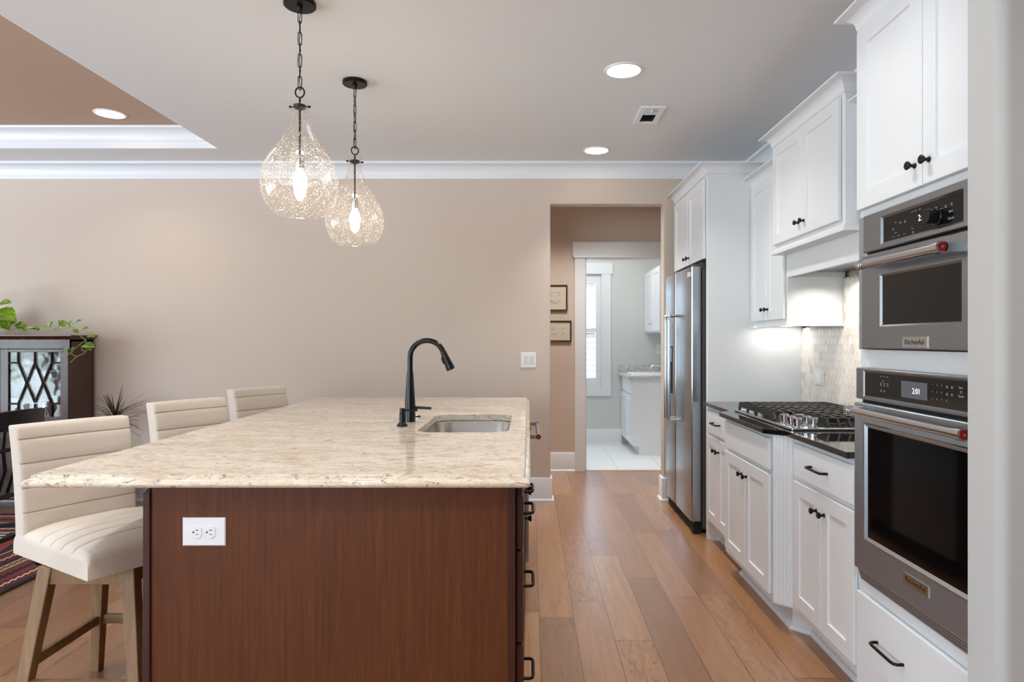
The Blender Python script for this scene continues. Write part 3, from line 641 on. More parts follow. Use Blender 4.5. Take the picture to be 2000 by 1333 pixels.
def bar_handle(par, xd, u0, u1, v, so=.062, r=.0135, red=True, name='handle'):
    Tq = TX(xd); mb = MB()
    mb.tube([Tq(u0+.02, v, so), Tq(u1-.02, v, so)], r, 16)
    for u, q in ((u0, 1), (u1, -1)):
        mb.tube([Tq(u, v, so), Tq(u+q*.022, v, so)], r*1.22, 16); mb.tube([Tq(u+q*.022, v, so), Tq(u+q*.034, v, so)], r*1.1, 16)
        mb.bar(Tq(u+q*.012, v, 0), Tq(u+q*.012, v, so-.004), .024, r*1.7)
        if red:
            mb.tube([Tq(u-q*.0018, v, so), Tq(u, v, so)], r*.9, 16, 1); mb.tube([Tq(u-q*.003, v, so), Tq(u-q*.0018, v, so)], r*.28, 8, 0)
    return mb.build(name, [M['steel_bar'], M['red']], par, smooth=35)
TY = lambda xf, yc, zc: (lambda a, b: (xf, yc-a, zc+b))
def badge(par, xf, yc, zc, w, h):
    mb = MB().door(TX(xf), yc-w/2, yc+w/2, zc-h/2, zc+h/2, .003, 0, edge=.001); mb.text('KitchenAid', h*.66, TY(xf-.0034, yc, zc), 1)
    return mb.build('badge', [M['steel_bar'], M['slot']], par)
uy0, uy1 = 1.545, 2.288; mu0, mu1 = 1.60, 2.235
g = thing('microwave_oven', (1.40, 1.915, 1.27), 'built-in stainless microwave oven above the larger wall oven', 'microwave')
MB().box(1.172, 1.60, 1.60, 2.23, 1.28, 1.72).build('body', M['fridge_side'], g)
for q0, q1 in ((2.2385, uy1), (uy0, 1.5965)): MB().door(TX(FX), q0, q1, 1.273, 1.728, .018, 0, edge=.002).build('side_trim', M['steel_dark'], g)
cp = ringx(mu0, mu1, 1.600, 1.7255, 1.724, 2.118, 1.620, 1.698, .030, FX, 'control_panel', M['steel'], g, fill=M['panel_glass'])
px_ = FX-.024
mb = MB().box(px_-.0006, px_, 1.865, 1.958, 1.645, 1.680); mb.build('display', M['panel_glass'], cp)
MB().text('2:01', .026, TY(px_-.0012, 1.905, 1.662)).build('digits', M['digits'], cp)
mb = MB(); ty = lambda s, yy, zz, sz=.0085: mb.text(s, sz, TY(px_-.0008, yy, zz))
for s, yy, zz, sz in (('Start', 1.778, 1.655, .0095), ('Cancel', 1.778, 1.636, .0095)): ty(s, yy, zz, sz)
for yy, zz, n in ((1.775, 1.676, 2), (1.800, 1.674, 2), (1.829, 1.673, 2), (2.045, 1.672, 1), (2.02, 1.668, 2), (2.06, 1.655, 2), (1.995, 1.668, 2), (2.045, 1.640, 1), (2.06, 1.629, 1), (2.03, 1.629, 1), (2.0, 1.629, 1), (1.957, 1.688, 1), (1.94, 1.688, 1), (1.92, 1.688, 1), (1.957, 1.638, 1), (1.953, 1.628, 2)):
    for q in range(n): mb.box(px_-.0008, px_-.0002, yy-.0042, yy+.0042, zz-q*.0042-.0006, zz-q*.0042+.0006)
mb.build('printed_labels', M['marks'], cp)
MB().lathe([(.026, 0), (.026, .004), (.0215, .006), (.0215, .030), (.0195, .034), (.012, .0345)], lambda a, b, z: (px_-z, 1.838+a, 1.652+b), 28).build('dial', M['faucet'], g, smooth=35)
dd = ringx(mu0, mu1, 1.276, 1.590, 1.722, 2.112, 1.354, 1.510, .036, FX, 'door', M['steel'], g, rec=.006)
bar_handle(dd, FX-.036, 1.70, 2.125, 1.547); badge(dd, FX-.036, 1.923, 1.298, .126, .033)
MB().box(FX-.004, FX+.004, mu0, mu1, 1.588, 1.602).build('vent_gap', M['gasket'], g)
g = thing('built_in_oven', (1.40, 1.915, .475), 'large built-in stainless wall oven below the microwave', 'oven')
MB().box(1.172, 1.72, 1.57, 2.27, .48, 1.21).build('body', M['fridge_side'], g)
cp = ringx(uy0, uy1, 1.102, 1.209, 1.57, 2.232, 1.116, 1.196, .028, FX, 'control_panel', M['steel'], g, rec=.003, fill=M['black_glass'])
px_ = FX-.025
MB().box(px_-.0006, px_, 1.882, 2.014, 1.130, 1.180).build('display', M['screen'], cp)
MB().text('2:01', .024, TY(px_-.0012, 1.935, 1.152)).build('digits', M['digits'], cp)
mb = MB()
for s, yy, zz in [(str(i+1), 1.858-.021*(i % 3), 1.178-.020*(i//3)) for i in range(9)]+[('0', 1.795, 1.138)]: mb.text(s, .0068, TY(px_-.0008, yy, zz))
mb.text('Start', .0085, TY(px_-.0008, 1.735, 1.178)); mb.text('Cancel', .0085, TY(px_-.0008, 1.735, 1.155))
for yy, zz, n in ((2.130, 1.186, 1), (2.112, 1.186, 1), (2.094, 1.186, 1), (2.118, 1.172, 1), (2.130, 1.165, 3), (2.110, 1.165, 3), (2.090, 1.165, 3), (2.130, 1.142, 2), (2.110, 1.142, 2), (1.793, 1.178, 2), (1.772, 1.178, 2), (1.793, 1.158, 2), (1.772, 1.158, 2), (1.735, 1.168, 2)):
    for q in range(n): mb.box(px_-.0008, px_-.0002, yy-.0042, yy+.0042, zz-q*.0042-.0006, zz-q*.0042+.0006)
mb.build('printed_labels', M['marks'], cp)
dd = ringx(uy0, uy1, .516, 1.090, 1.602, 2.210, .640, 1.010, .034, FX, 'door', M['steel_dark'], g, rec=.007, slope=.010)
mb = MB().loops([[TX(FX-.034)(a, b, .0012) for a, b in ((1.590-s, .628-s), (2.222+s, .628-s), (2.222+s, 1.022+s), (1.590-s, 1.022+s))] for s in (.0, .004)], cap=False, cap0=False); mb.build('window_trim', M['chrome'], dd)
bar_handle(dd, FX-.034, 1.617, 2.206, 1.070, so=.062); badge(dd, FX-.034, 1.921, .588, .128, .034)
for i in range(4): MB().box(FX-.012-.003*i, FX-.004, uy0, uy1, .474+i*.0105, .481+i*.0105).build('vent_slat', M['steel_dark'], g)
MB().box(FX-.004, FX+.002, uy0, uy1, .472, .516).build('vent_backing', M['gasket'], g); MB().box(FX-.004, FX+.002, uy0, uy1, 1.088, 1.104).build('door_gap', M['gasket'], g)
# --- cooktop
g = thing('gas_cooktop', (1.42, 3.305, .903), 'stainless gas cooktop with black grates set in the black counter', 'cooktop')
mb = MB(); r0 = lambda i, z: [(p[0], p[1], z) for p in rrect(1.157+i, 1.69-i, 2.897+i, 3.713-i, .012, 3)]
mb.loops([r0(.004, .9035), r0(0, .906), r0(0, .913), r0(.004, .916), r0(.014, .9155), r0(.02, .911)]); mb.build('tray', M['steel_bar'], g, smooth=35)
def grate(y0, y1, xa, name='grate'):
    mb = MB(); zt = .957; xb = 1.665
    def rail(a, b): mb.bar(a, b, .011, .016)
    zc = zt-.008
    for yy in (y0+.006, y1-.006): rail((xa, yy, zc), (xb, yy, zc))
    for xx in (xa, xb): mb.bar((xx, y0, zt-.0145), (xx, y1, zt-.0145), .012, .029)
    n = int(round((xb-xa)/.046))
    for i in range(n+1):
        xx = xa+(xb-xa)*i/n
        mb.bar((xx, y0, zc), (xx, y1, zc), .010, .016)
        for yy, q in ((y0, -1), (y1, 1)):
            if i % 1 == 0: mb.bar((xx, yy-q*.004, zt-.006), (xx, yy+q*.016, .9165), .011, .016)
    for yy in (y0+(y1-y0)*.35, y0+(y1-y0)*.66): rail((xa, yy, zc), (xb, yy, zc))
    return mb.build(name, M['iron'], g, bevel=.0015)
grate(3.452, 3.695, 1.19); grate(3.195, 3.440, 1.19); grate(2.93, 3.183, 1.33)
for bx, by, br in ((1.32, 3.573, .040), (1.55, 3.573, .032), (1.32, 3.318, .032), (1.55, 3.318, .046), (1.42, 3.056, .036), (1.58, 3.056, .032)):
    mb = MB().lathe([(br+.012, .910), (br+.012, .918), (br, .922), (br, .930), (br*.6, .934), (br*.2, .9345)], lambda a, b, z, bx=bx, by=by: (bx+a, by+b, z), 20); mb.build('burner', M['iron'], g, smooth=40)
for kx in (1.20, 1.272):
    for ky in (3.085, 3.005, 2.935):
        mb = MB().lathe([(.021, .911), (.021, .918), (.0155, .921), (.0155, .934), (.0205, .936), (.0205, .953), (.018, .956), (.006, .9565)], lambda a, b, z, kx=kx, ky=ky: (kx+a, ky+b, z), 24)
        mb.bar((kx-.018, ky, .9575), (kx+.018, ky, .9575), .006, .004); mb.build('control_knob', M['chrome'], g, smooth=35)

# ================================================================ ISLAND
TP_ = lambda xf: (lambda u, v, d: (xf+d, u, v))        # panels that face +x
IZ = .865
g = thing('kitchen_island', (-.6, 3.25, 0), 'russet brown wood kitchen island with flat end panel and drawers at right', 'island')
MB().box(-1.146, -.066, 1.985, 2.006, 0, IZ).build('end_panel', M['island'], g)
MB().box(-.066, -.043, 1.985, 2.008, .0, IZ).build('corner_stile', M['island_dark'], g, bevel=.001)
MB().loops([[(-1.170, 1.976, 0), (-1.145, 1.976, 0), (-1.145, 2.04, 0), (-1.170, 2.04, 0)], [(-1.166, 1.976, .84), (-1.145, 1.976, .84), (-1.145, 2.04, .84), (-1.166, 2.04, .84)], [(-1.150, 1.984, IZ-.003), (-1.145, 1.984, IZ-.003), (-1.145, 2.04, IZ-.003), (-1.150, 2.04, IZ-.003)]]).build('corner_molding', M['island_dark'], g, bevel=.003)
mb = MB().box(-1.160, -1.140, 2.04, 4.50, 0, IZ); 
mb.build('back_panel', M['island'], g)
MB().box(-1.14, -.05, 4.48, 4.50, 0, IZ).build('far_panel', M['island'], g)
mb = MB()
for a, b in ((2.006, 2.03), (2.285, 2.305), (2.60, 2.64), (2.735, 2.755), (3.50, 3.514), (4.127, 4.16), (4.46, 4.50)): mb.box(-.06, -.042, a, b, .10, IZ)
mb.box(-.06, -.042, 2.006, 3.51, .835, IZ).box(-.06, -.042, 2.006, 3.51, .10, .13).box(-.06, -.042, 4.13, 4.50, .835, IZ).box(-.06, -.042, 4.13, 4.5, .1, .13)
mb.build('face_frame', M['island_dark'], g)
MB().box(-.13, -.115, 2.006, 4.50, 0, .10).build('toe_kick', M['island_dark'], g)
MB().box(-.075, -.062, 2.01, 4.48, .10, IZ).build('carcass', M['gasket'], g)
def ifront(u0, u1, v0, v1, name, st=0): return MB().door(TP_(-.039), u0, u1, v0, v1, .020, st, edge=.004).build(name, M['island_dark'], g, smooth=25)
def ipull(par, u, v, L=.13): return pull_mb(MB(), TP_(-.019), u, v, L, .031, .0055).build('pull', M['bronze'], par, smooth=50)
for v0, v1, vc in ((.664, .828, .752), (.378, .655, .520), (.115, .368, .225)): ipull(ifront(2.008, 2.29, v0, v1, 'drawer'), 2.155, vc)
ipull(ifront(2.296, 2.62, .664, .828, 'drawer'), 2.45, .752)
d = ifront(2.296, 2.62, .115, .655, 'door', .058); knob_mb(MB(), TP_(-.019), 2.59, .60).build('knob', M['bronze'], d, smooth=40)
for u0, u1, uc in ((2.63, 3.06, 3.03), (3.066, 3.505, 3.10)):
    d = ifront(u0, u1, .115, .655, 'door', .058); knob_mb(MB(), TP_(-.019), uc, .60).build('knob', M['bronze'], d, smooth=40)
ifront(2.63, 3.505, .664, .828, 'false_drawer_front')
d = ifront(4.14, 4.48, .115, .828, 'door', .058); knob_mb(MB(), TP_(-.019), 4.18, .74).build('knob', M['bronze'], d, smooth=40)
# granite slab with moulded edge and sink cut-out
ox0, ox1, oy0, oy1 = -1.505, .003, 1.933, 4.612
sk = lambda r, i=0: rrect(-.500-i, -.092+i, 2.852-i, 3.566+i, r, 8)
bm = bmesh.new()
def ringv(pts, z): return [bm.verts.new((x, y, z)) for x, y in pts]
def skin(a, b):
    for i in range(len(a)): bm.faces.new((a[i], a[(i+1) % len(a)], b[(i+1) % len(a)], b[i]))
def edges(r): return [bm.edges.get((r[i], r[(i+1) % len(r)])) or bm.edges.new((r[i], r[(i+1) % len(r)])) for i in range(len(r))]
prof = [(.022, .903), (.0195, .9022), (.018, .900), (.0172, .8955), (.0145, .8915), (.009, .8895), (.004, .887), (.001, .8825), (0, .878), (.001, .873), (.004, .8685), (.009, .866), (.014, .865)]
def outline(i):
    r = max(.012, .05-i); rb = .10-i
    return arc(ox1-i-.02, oy1-i-.02, .02, 0, 90, 6)+arc(ox0+i+rb, oy1-i-rb, rb, 90, 180, 6)+arc(ox0+i+.008, oy0+i+.008, .008, 180, 270, 6)+arc(ox1-i-.012, oy0+i+.012, .012, 270, 360, 6)
R_ = [ringv(outline(i), z) for i, z in prof]
for a, b in zip(R_, R_[1:]): skin(a, b)
h0 = ringv(sk(.085, .003), .903); h1 = ringv(sk(.085), .9005); h2 = ringv(sk(.085), .868); h3 = ringv(sk(.085, .002), .865)
for a, b in ((h0, h1), (h1, h2), (h2, h3)): skin(a, b)
bmesh.ops.triangle_fill(bm, edges=edges(R_[0])+edges(h0), use_beauty=True)
bmesh.ops.triangle_fill(bm, edges=edges(R_[-1])+edges(h3), use_beauty=True)
bmesh.ops.recalc_face_normals(bm, faces=bm.faces)
me = bpy.data.meshes.new('island_countertop'); bm.to_mesh(me); bm.free(); me.materials.append(M['granite'])
me.polygons.foreach_set('use_smooth', [True]*len(me.polygons)); me.set_sharp_from_angle(angle=math.radians(32))
for f in me.polygons:
    if abs(f.normal.z) > .995: f.use_smooth = False
o = bpy.data.objects.new('island_countertop', me); C.objects.link(o); tag(o, 'cream speckled granite slab covering the kitchen island', 'countertop')
# sink
mb = MB(); z0 = .8635
mb.loops([[(x, y, z) for x, y in sk(rr, i)] for rr, i, z in ((.09, .018, z0), (.085, .001, z0), (.085, -.001, z0-.004), (.083, -.004, .72), (.075, -.012, .685), (.06, -.04, .672), (.03, -.12, .668), (.02, -.17, .666))], cap0=False)
g = mb.build('kitchen_sink', M['steel_sink'], smooth=50); tag(g, 'stainless single bowl sink set below the granite island top', 'sink')
MB().lathe([(.045, .667), (.045, .670), (.034, .671), (.03, .668)], lambda a, b, z: (-.296+a, 3.21+b, z), 24).build('drain', M['chrome'], g, smooth=40)
# faucet
fx, fy, ct = -.587, 3.225, .9035
g = thing('kitchen_faucet', (fx, fy, ct), 'black gooseneck pull-down faucet standing on the granite island', 'faucet')
fn = lambda a, b, z: (fx+a, fy+b, z)
MB().lathe([(.0265, ct), (.0265, ct+.003), (.0255, ct+.006), (.0252, ct+.09), (.0245, ct+.10), (.0165, ct+.232), (.0155, ct+.242), (.0155, ct+.246)], fn, 28).build('body', M['faucet'], g, smooth=35)
r = .0835; zc = 1.219; pts = [(fx, fy, ct+.244), (fx, fy, ct+.27), (fx, fy, zc-.02)]+[(fx+r+r*math.cos(math.radians(t)), fy, zc+r*math.sin(math.radians(t))) for t in range(180, 12, -8)]
MB().tube(pts, .0132, 16).build('spout', M['faucet'], g, smooth=60)
a = Vector(pts[-1]); t = (Vector(pts[-1])-Vector(pts[-2])).normalized()
P = lambda s: tuple(a+t*s)
sh = MB().tube([P(-.002), P(.002), P(.012), P(.05), P(.085), P(.095), P(.098)], [.0132, .0150, .0152, .0180, .0215, .0215, .017], 18).build('spray_head', M['faucet'], g, smooth=35)
nl = Vector((-t.z, 0, t.x)); nl = -nl if nl.x > 0 else nl
MB().tube([tuple(a+t*.022+nl*.0155), tuple(a+t*.03+nl*.018), tuple(a+t*.05+nl*.0195), tuple(a+t*.058+nl*.0175)], [.004, .006, .006, .004], 10).build('spray_button', M['slot'], sh, smooth=60)
mb = MB().tube([(fx+.018, fy, .966), (fx+.032, fy, .972)], .012, 14).tube([(fx+.028, fy, .9725), (fx+.105, fy-.004, .969)], .0065, 12); mb.build('lever', M['faucet'], g, smooth=50)
# soap dispenser
sx, sy = -.592, 3.05
g = thing('soap_dispenser', (sx, sy, ct), 'small black soap pump beside the faucet base on the granite', 'soap dispenser')
MB().lathe([(.0255, ct), (.0255, ct+.003), (.022, ct+.010), (.014, ct+.018), (.0135, ct+.062), (.0105, ct+.064), (.0105, ct+.072)], lambda a, b, z: (sx+a, sy+b, z), 22).build('base', M['faucet'], g, smooth=35)
MB().lathe([(.0125, ct+.066), (.0125, ct+.082), (.010, ct+.084)], lambda a, b, z: (sx+a, sy+b, z), 18).tube([(sx, sy, ct+.074), (sx+.07, sy+.01, ct+.073)], .0048, 10).build('pump_spout', M['faucet'], g, smooth=35)
g = thing('disposal_button', (-.584, 3.43, ct), 'small round black air switch button on the granite behind the faucet', 'button')
MB().lathe([(.0165, ct), (.0165, ct+.004), (.013, ct+.006)], lambda a, b, z: (-.584+a, 3.43+b, z), 20, cap=True).build('collar', M['faucet'], g, smooth=35)
MB().lathe([(.009, ct+.006), (.009, ct+.009)], lambda a, b, z: (-.584+a, 3.43+b, z), 16).build('push_button', M['chrome'], g, smooth=35)
# outlets and switch
TYm = lambda yf: (lambda u, v, d: (u, yf-d, v))          # plates that face the camera side (-y)
g = thing('island_outlet', (-.984, 1.984, .725), 'white double outlet on the brown island end panel', 'outlet')
Tq = TYm(1.985); MB().door(Tq, -1.0485, -.9185, .682, .767, .006, 0, edge=.003).build('cover_plate', M['plate'], g)
Tq = TYm(1.979)
for uc in (-1.0055, -.9645):
    mb = MB(); oct_ = lambda k: [(uc+k*max(-.0158, min(.0158, .0190*math.cos(q))), .7245+k*.0190*math.sin(q)) for q in [2*PI*(i+.5)/28 for i in range(28)]]
    mb.loops([[Tq(u, v, 0) for u, v in oct_(1.08)], [Tq(u, v, .0012) for u, v in oct_(1.08)], [Tq(u, v, .0012) for u, v in oct_(1.0)], [Tq(u, v, .0028) for u, v in oct_(.98)]])
    for du, dv, w, h in ((.003, .0063, .0085, .0022), (.0035, -.0068, .0065, .0022)): mb.door(lambda u, v, d: Tq(u, v, d+.0028), uc+du-w/2, uc+du+w/2, .7245+dv-h/2, .7245+dv+h/2, .0003, 0, edge=.0001, m=1)
    mb.lathe([(.0028, .0028), (.0028, .0031)], lambda a, b, z, uc=uc: Tq(uc-.0078+a, .7245+b, z), 12, 1)
    mb.build('receptacle', [M['plate'], M['slot']], g)
MB().lathe([(.0028, 0), (.0024, .0012)], lambda a, b, z: Tq(-.985+a, .7245+b, z), 12).build('screw', M['plate'], g)
g = thing('light_switch', (-.006, 5.32, 1.14), 'white two-rocker light switch plate on the beige back wall', 'light switch')
Tq = TYm(5.32); MB().door(Tq, -.0685, .0560, 1.081, 1.205, .006, 0, edge=.003).build('cover_plate', M['plate'], g)
for u in (-.0290, .0165):
    mb = MB().door(lambda a, b, d: TYm(5.314)(a, b, d), u-.0168, u+.0168, 1.110, 1.177, .0015, 0, edge=.0005); Tr = TYm(5.3125)
    mb.loops([[Tr(u-.0145, 1.113, .0), Tr(u+.0145, 1.113, 0), Tr(u+.0145, 1.174, 0), Tr(u-.0145, 1.174, 0)], [Tr(u-.0145, 1.113, .0012), Tr(u+.0145, 1.113, .0012), Tr(u+.0145, 1.174, .0045), Tr(u-.0145, 1.174, .0045)]]); mb.build('rocker', M['plate_dim'], g)
# dishwasher
g = thing('dishwasher', (-.3, 3.82, .1), 'stainless dishwasher with red-capped bar handle in the island side', 'dishwasher')
MB().box(-.62, -.080, 3.592, 4.118, .11, .855).build('tub', M['fridge_side'], g)
dd = MB().door(TP_(-.056), 3.517, 4.124, .112, .862, .053, 0, edge=.004).build('door', M['steel_v'], g)
Tq = TP_(-.003); mb = MB(); so = .052; v = .782; r = .0125; u0, u1 = 3.535, 4.10
mb.tube([Tq(u0+.02, v, so), Tq(u1-.02, v, so)], r, 14)
for u, q in ((u0, 1), (u1, -1)): mb.tube([Tq(u, v, so), Tq(u+q*.03, v, so)], r*1.2, 14).bar(Tq(u+q*.012, v, 0), Tq(u+q*.012, v, so), .022, r*1.7)
mb.tube([Tq(u0-.002, v, so), Tq(u0, v, so)], r*1.0, 14, 1).tube([Tq(u0-.003, v, so), Tq(u0-.002, v, so)], r*.3, 8, 0); mb.build('handle', [M['steel_bar'], M['red']], dd, smooth=35)

# ================================================================ COUNTER STOOLS
def cushion(W, L, bot, top, r, dome, grooves, T, both=False, gd=.0035, m=0, mg=1):
    """padded block: u across 0..L with stitched grooves at u in grooves, v over 0..W, n from bot to top"""
    e = [0, .06*r, .2*r, .45*r, .75*r, r]
    us = sorted(set(e+[L-x for x in e]+[r+(L-2*r)*i/14 for i in range(1, 14)]+[q+k for q in grooves for k in (-.008, -.004, -.0016, 0, .0016, .004, .008)]))
    vs = sorted(set(e+[W-x for x in e]+[r+(W-2*r)*i/10 for i in range(1, 10)]))
    def drop(d): return r-math.sqrt(max(0, r*r-(r-d)**2)) if d < r else 0
    def hgt(u, v, gr):
        a, b = 2*u/L-1, 2*v/W-1
        h = dome*(1-a**4)*(1-b**4)-max(drop(u), drop(L-u), 0)-max(drop(v), drop(W-v), 0)
        if gr:
            for q in grooves:
                x = abs(u-q)
                if x < .008: h -= gd*(1-x/.008)**1.5
        return h
    mb = MB(); nu, nv = len(us), len(vs)
    V = [T(u, v, top+hgt(u, v, True)) for u in us for v in vs]; F = []; mm = []
    for i in range(nu-1):
        for j in range(nv-1):
            F.append((i*nv+j, i*nv+j+1, (i+1)*nv+j+1, (i+1)*nv+j))
            uc = (us[i]+us[i+1])/2; mm.append(mg if any(abs(uc-q) < .0016 for q in grooves) and r*.2 < (vs[j]+vs[j+1])/2 < W-r*.2 else m)
    o = len(V); V += [T(u, v, bot-(hgt(u, v, False) if both else 0)) for u in us for v in vs]
    for i in range(nu-1):
        for j in range(nv-1): F.append((o+i*nv+j, o+(i+1)*nv+j, o+(i+1)*nv+j+1, o+i*nv+j+1)); mm.append(m)
    rim = [i*nv for i in range(nu)]+[(nu-1)*nv+j for j in range(1, nv)]+[i*nv+nv-1 for i in range(nu-2, -1, -1)]+[j for j in range(nv-2, 0, -1)]
    for k in range(len(rim)): a, b = rim[k], rim[(k+1) % len(rim)]; F.append((a, b, o+b, o+a)); mm.append(m)
    mb.v = [tuple(x) for x in V]; mb.f = [list(f) for f in F]; mb.m = mm
    return mb
ANG = math.radians(-31.5)
def make_stool():
    g = thing('counter_stool', (0, 0, 0), 'beige upholstered counter stool nearest the viewpoint, tucked under the granite overhang', 'stool', 'counter stools along the island')
    f = Vector((math.cos(ANG), math.sin(ANG), 0)); w = Vector((-math.sin(ANG), math.cos(ANG), 0)); ce = Vector((-.010, .030, 0)); Z = Vector((0, 0, 1))
    SW, SD = .45, .535
    org = ce-f*(SD/2)-w*(SW/2)
    cushion(SW, SD, .535, .612, .022, .030, [.20, .275, .35, .425], lambda u, v, n: org+f*u+w*v+Z*n).build('seat', [M['linen'], M['seam']], g, smooth=50)
    lean = .070; BW_ = .392
    def TB(u, v, n):   # u up the back, v across, n towards the sitter
        a = (u/.455); bow = .018*(1-(2*v/BW_-1)**2)
        return org+w*(v+.004)+f*(n-lean*a*a*.9-.002-bow*.9)+Z*(.540+u)
    cushion(BW_, .452, 0, .078, .013, .010, [.145, .231, .318, .404], TB, both=True).build('backrest', [M['linen'], M['seam']], g, smooth=50)
    top, bt = .140, .205
    for i, (sx, sy) in enumerate(((-1, -1), (1, -1), (1, 1), (-1, 1))):
        MB().bar((sx*bt, sy*bt, 0), (sx*top, sy*top, .530), .036, .036, 0, .046, .046).build('leg', M['oak'], g, bevel=.003)
    mb = MB(); q = .150
    for a, b in (((-q, -q), (q, -q)), ((q, -q), (q, q)), ((q, q), (-q, q)), ((-q, q), (-q, -q))): mb.bar((a[0], a[1], .500), (b[0], b[1], .500), .020, .055)
    mb.box(-.12, .12, -.12, .12, .524, .536); mb.build('apron', M['oak'], g, bevel=.002)
    for (a, b, z) in (((-1, -1), (-1, 1), .215), ((1, -1), (1, 1), .215), ((-1, 1), (1, 1), .215), ((-1, -1), (1, -1), .145)):
        q = bt-(bt-top)*z/.53
        MB().bar((a[0]*q, a[1]*q, z), (b[0]*q, b[1]*q, z), .022, .034).build('stretcher', M['oak'], g, bevel=.002)
    return g
s1 = make_stool(); s2 = copy_tree(s1); s3 = copy_tree(s1)
s1.location = (-1.505, 2.385, 0.001); s2.location = (-1.505, 3.245, 0.001); s3.location = (-1.505, 4.115, 0.001)
s2['label'] = 'middle beige upholstered counter stool, only its stitched backrest showing above the granite'
s3['label'] = 'farthest beige upholstered counter stool, small backrest by the far end of the island'

# ================================================================ PENDANTS
def make_pendant():
    g = thing('pendant_light', (0, 0, 0), 'nearer and larger looking seeded glass teardrop pendant lamp on a black chain', 'pendant lamp', 'seeded glass pendants over the island')
    P0 = lambda a, b, z: (a, b, z)
    cp = MB().lathe([(.062, 0), (.0665, -.003), (.0665, -.019), (.063, -.022)], P0, 36).lathe([(.012, -.02), (.012, -.034), (.007, -.042)], P0, 14); cp.build('canopy', M['bronze'], g, smooth=35)
    mb = MB(); z = -.040; n = 7; pitch = (.368-.040)/n; L = pitch+.009
    for i in range(n):
        zc = z-pitch*(i+.5); hl = L/2-.007; w = .0075; a = PI*.5*(i % 2)+.5; ca, sa = math.cos(a), math.sin(a)
        pts = [(w*math.cos(t), (hl if math.sin(t) >= 0 else -hl)+w*math.sin(t)) for t in [2*PI*j/14+.001 for j in range(14)]]
        mb.tube([(x*ca, x*sa, zc+y) for x, y in pts], .0019, 6, closed=True)
    mb.tube([(0.003*math.sin(i*1.7), .003*math.cos(i*1.7), -.03-.35*i/16) for i in range(17)], .0016, 6); mb.build('chain', M['bronze'], g, smooth=60)
    zr = -.385
    MB().tube([(.019*math.cos(t), 0, zr+.022*math.sin(t)) for t in [2*PI*j/24 for j in range(24)]], .0033, 8, closed=True).build('ring', M['bronze'], g, smooth=60)
    zt = -.418; k = 1/461
    pr = [(17.2, 0), (17.3, 16), (17.6, 28), (19, 40), (21.5, 48), (28.5, 67), (39.5, 87), (53.6, 106), (65, 125.5), (71.3, 145), (73, 162), (71.3, 182), (64, 201.5), (54, 214), (48.5, 221), (47.5, 224)]
    # smooth the measured outline
    def cr(p0, p1, p2, p3, t): return tuple(.5*((2*b)+(-a+c)*t+(2*a-5*b+4*c-d)*t*t+(-a+3*b-3*c+d)*t**3) for a, b, c, d in zip(p0, p1, p2, p3))
    Q = []
    for i in range(len(pr)-1):
        for t in (0, .33, .66): Q.append(cr(pr[max(i-1, 0)], pr[i], pr[i+1], pr[min(i+2, len(pr)-1)], t))
    Q.append(pr[-1])
    prof = [(r*k, zt-d*k) for r, d in Q]
    MB().lathe(prof, P0, 48, cap=False, cap0=False).build('glass_shade', M['glass'], g, smooth=80)
    MB().lathe([(.012, zt-.018), (.026, zt-.022), (.026, zt-.034), (.012, zt-.040)], P0, 24).tube([(-.040, 0, zt-.028), (.040, 0, zt-.028)], .003, 8).build('holder', M['bronze'], g, smooth=35)
    for sx in (-1, 1): MB().lathe([(.004, .036), (.0055, .038), (.0055, .043), (.003, .046)], lambda a, b, z, sx=sx: (sx*z, a, zt-.028+b), 12).build('thumb_screw', M['bronze'], g, smooth=40)
    MB().tube([(0, 0, zr-.02), (0, 0, zt-.24)], .0045, 10).build('rod', M['bronze'], g, smooth=60)
    MB().lathe([(.008, zt-.228), (.0165, zt-.234), (.0175, zt-.285), (.015, zt-.290)], P0, 20).build('socket', M['steel_bar'], g, smooth=40)
    MB().lathe([(.012, zt-.288), (.014, zt-.300), (.024, zt-.318), (.029, zt-.335), (.028, zt-.350), (.020, zt-.365), (.008, zt-.371)], P0, 20).build('bulb', M['bulb'], g, smooth=80)
    return g
p1 = make_pendant(); p2 = copy_tree(p1)
p1.location = (-.972, 2.775, CZ); p2.location = (-.966, 3.627, CZ); p2.rotation_euler = (0, 0, .35)
p2['label'] = 'farther and smaller looking seeded glass teardrop pendant lamp on a black chain'
# ================================================================ CEILING FIXTURES
def recessed(x, y, z, label, lens):
    g = thing('recessed_light', (x, y, z), label, 'ceiling light', 'recessed ceiling lights')
    fn = lambda a, b, c: (x+a, y+b, z+c)
    MB().lathe([(.103, -.0005), (.101, -.005), (.090, -.007), (.086, -.004), (.085, -.0015)], fn, 40, cap=False, cap0=False).build('trim_ring', M['trim'], g, smooth=40)
    MB().lathe([(.0855, -.0035), (.05, -.0042), (.0, -.0045)], fn, 40, cap=False, cap0=False).build('lens', lens, g, smooth=60)
recessed(.5, 3.479, CZ, 'nearer lit recessed ceiling light on the white kitchen ceiling', M['lens'])
recessed(.506, 4.944, CZ, 'farther lit recessed ceiling light on the white kitchen ceiling near the back wall', M['lens'])
recessed(-2.925, 4.571, TZ, 'lit recessed light in the tan ceiling tray at upper left', M['lens_warm'])
g = thing('ceiling_vent', (.762, 4.165, CZ), 'small white rectangular air register in the kitchen ceiling', 'vent')
x0, x1, y0, y1 = .684, .840, 4.01, 4.325; z = CZ
mb = MB()
for a, b, c, d in ((x0, x1, y0, y0+.035), (x0, x1, y1-.035, y1), (x0, x0+.035, y0+.035, y1-.035), (x1-.035, x1, y0+.035, y1-.035)): mb.box(a, b, c, d, z-.008, z-.0005)
mb.build('frame', M['plate'], g, bevel=.002)
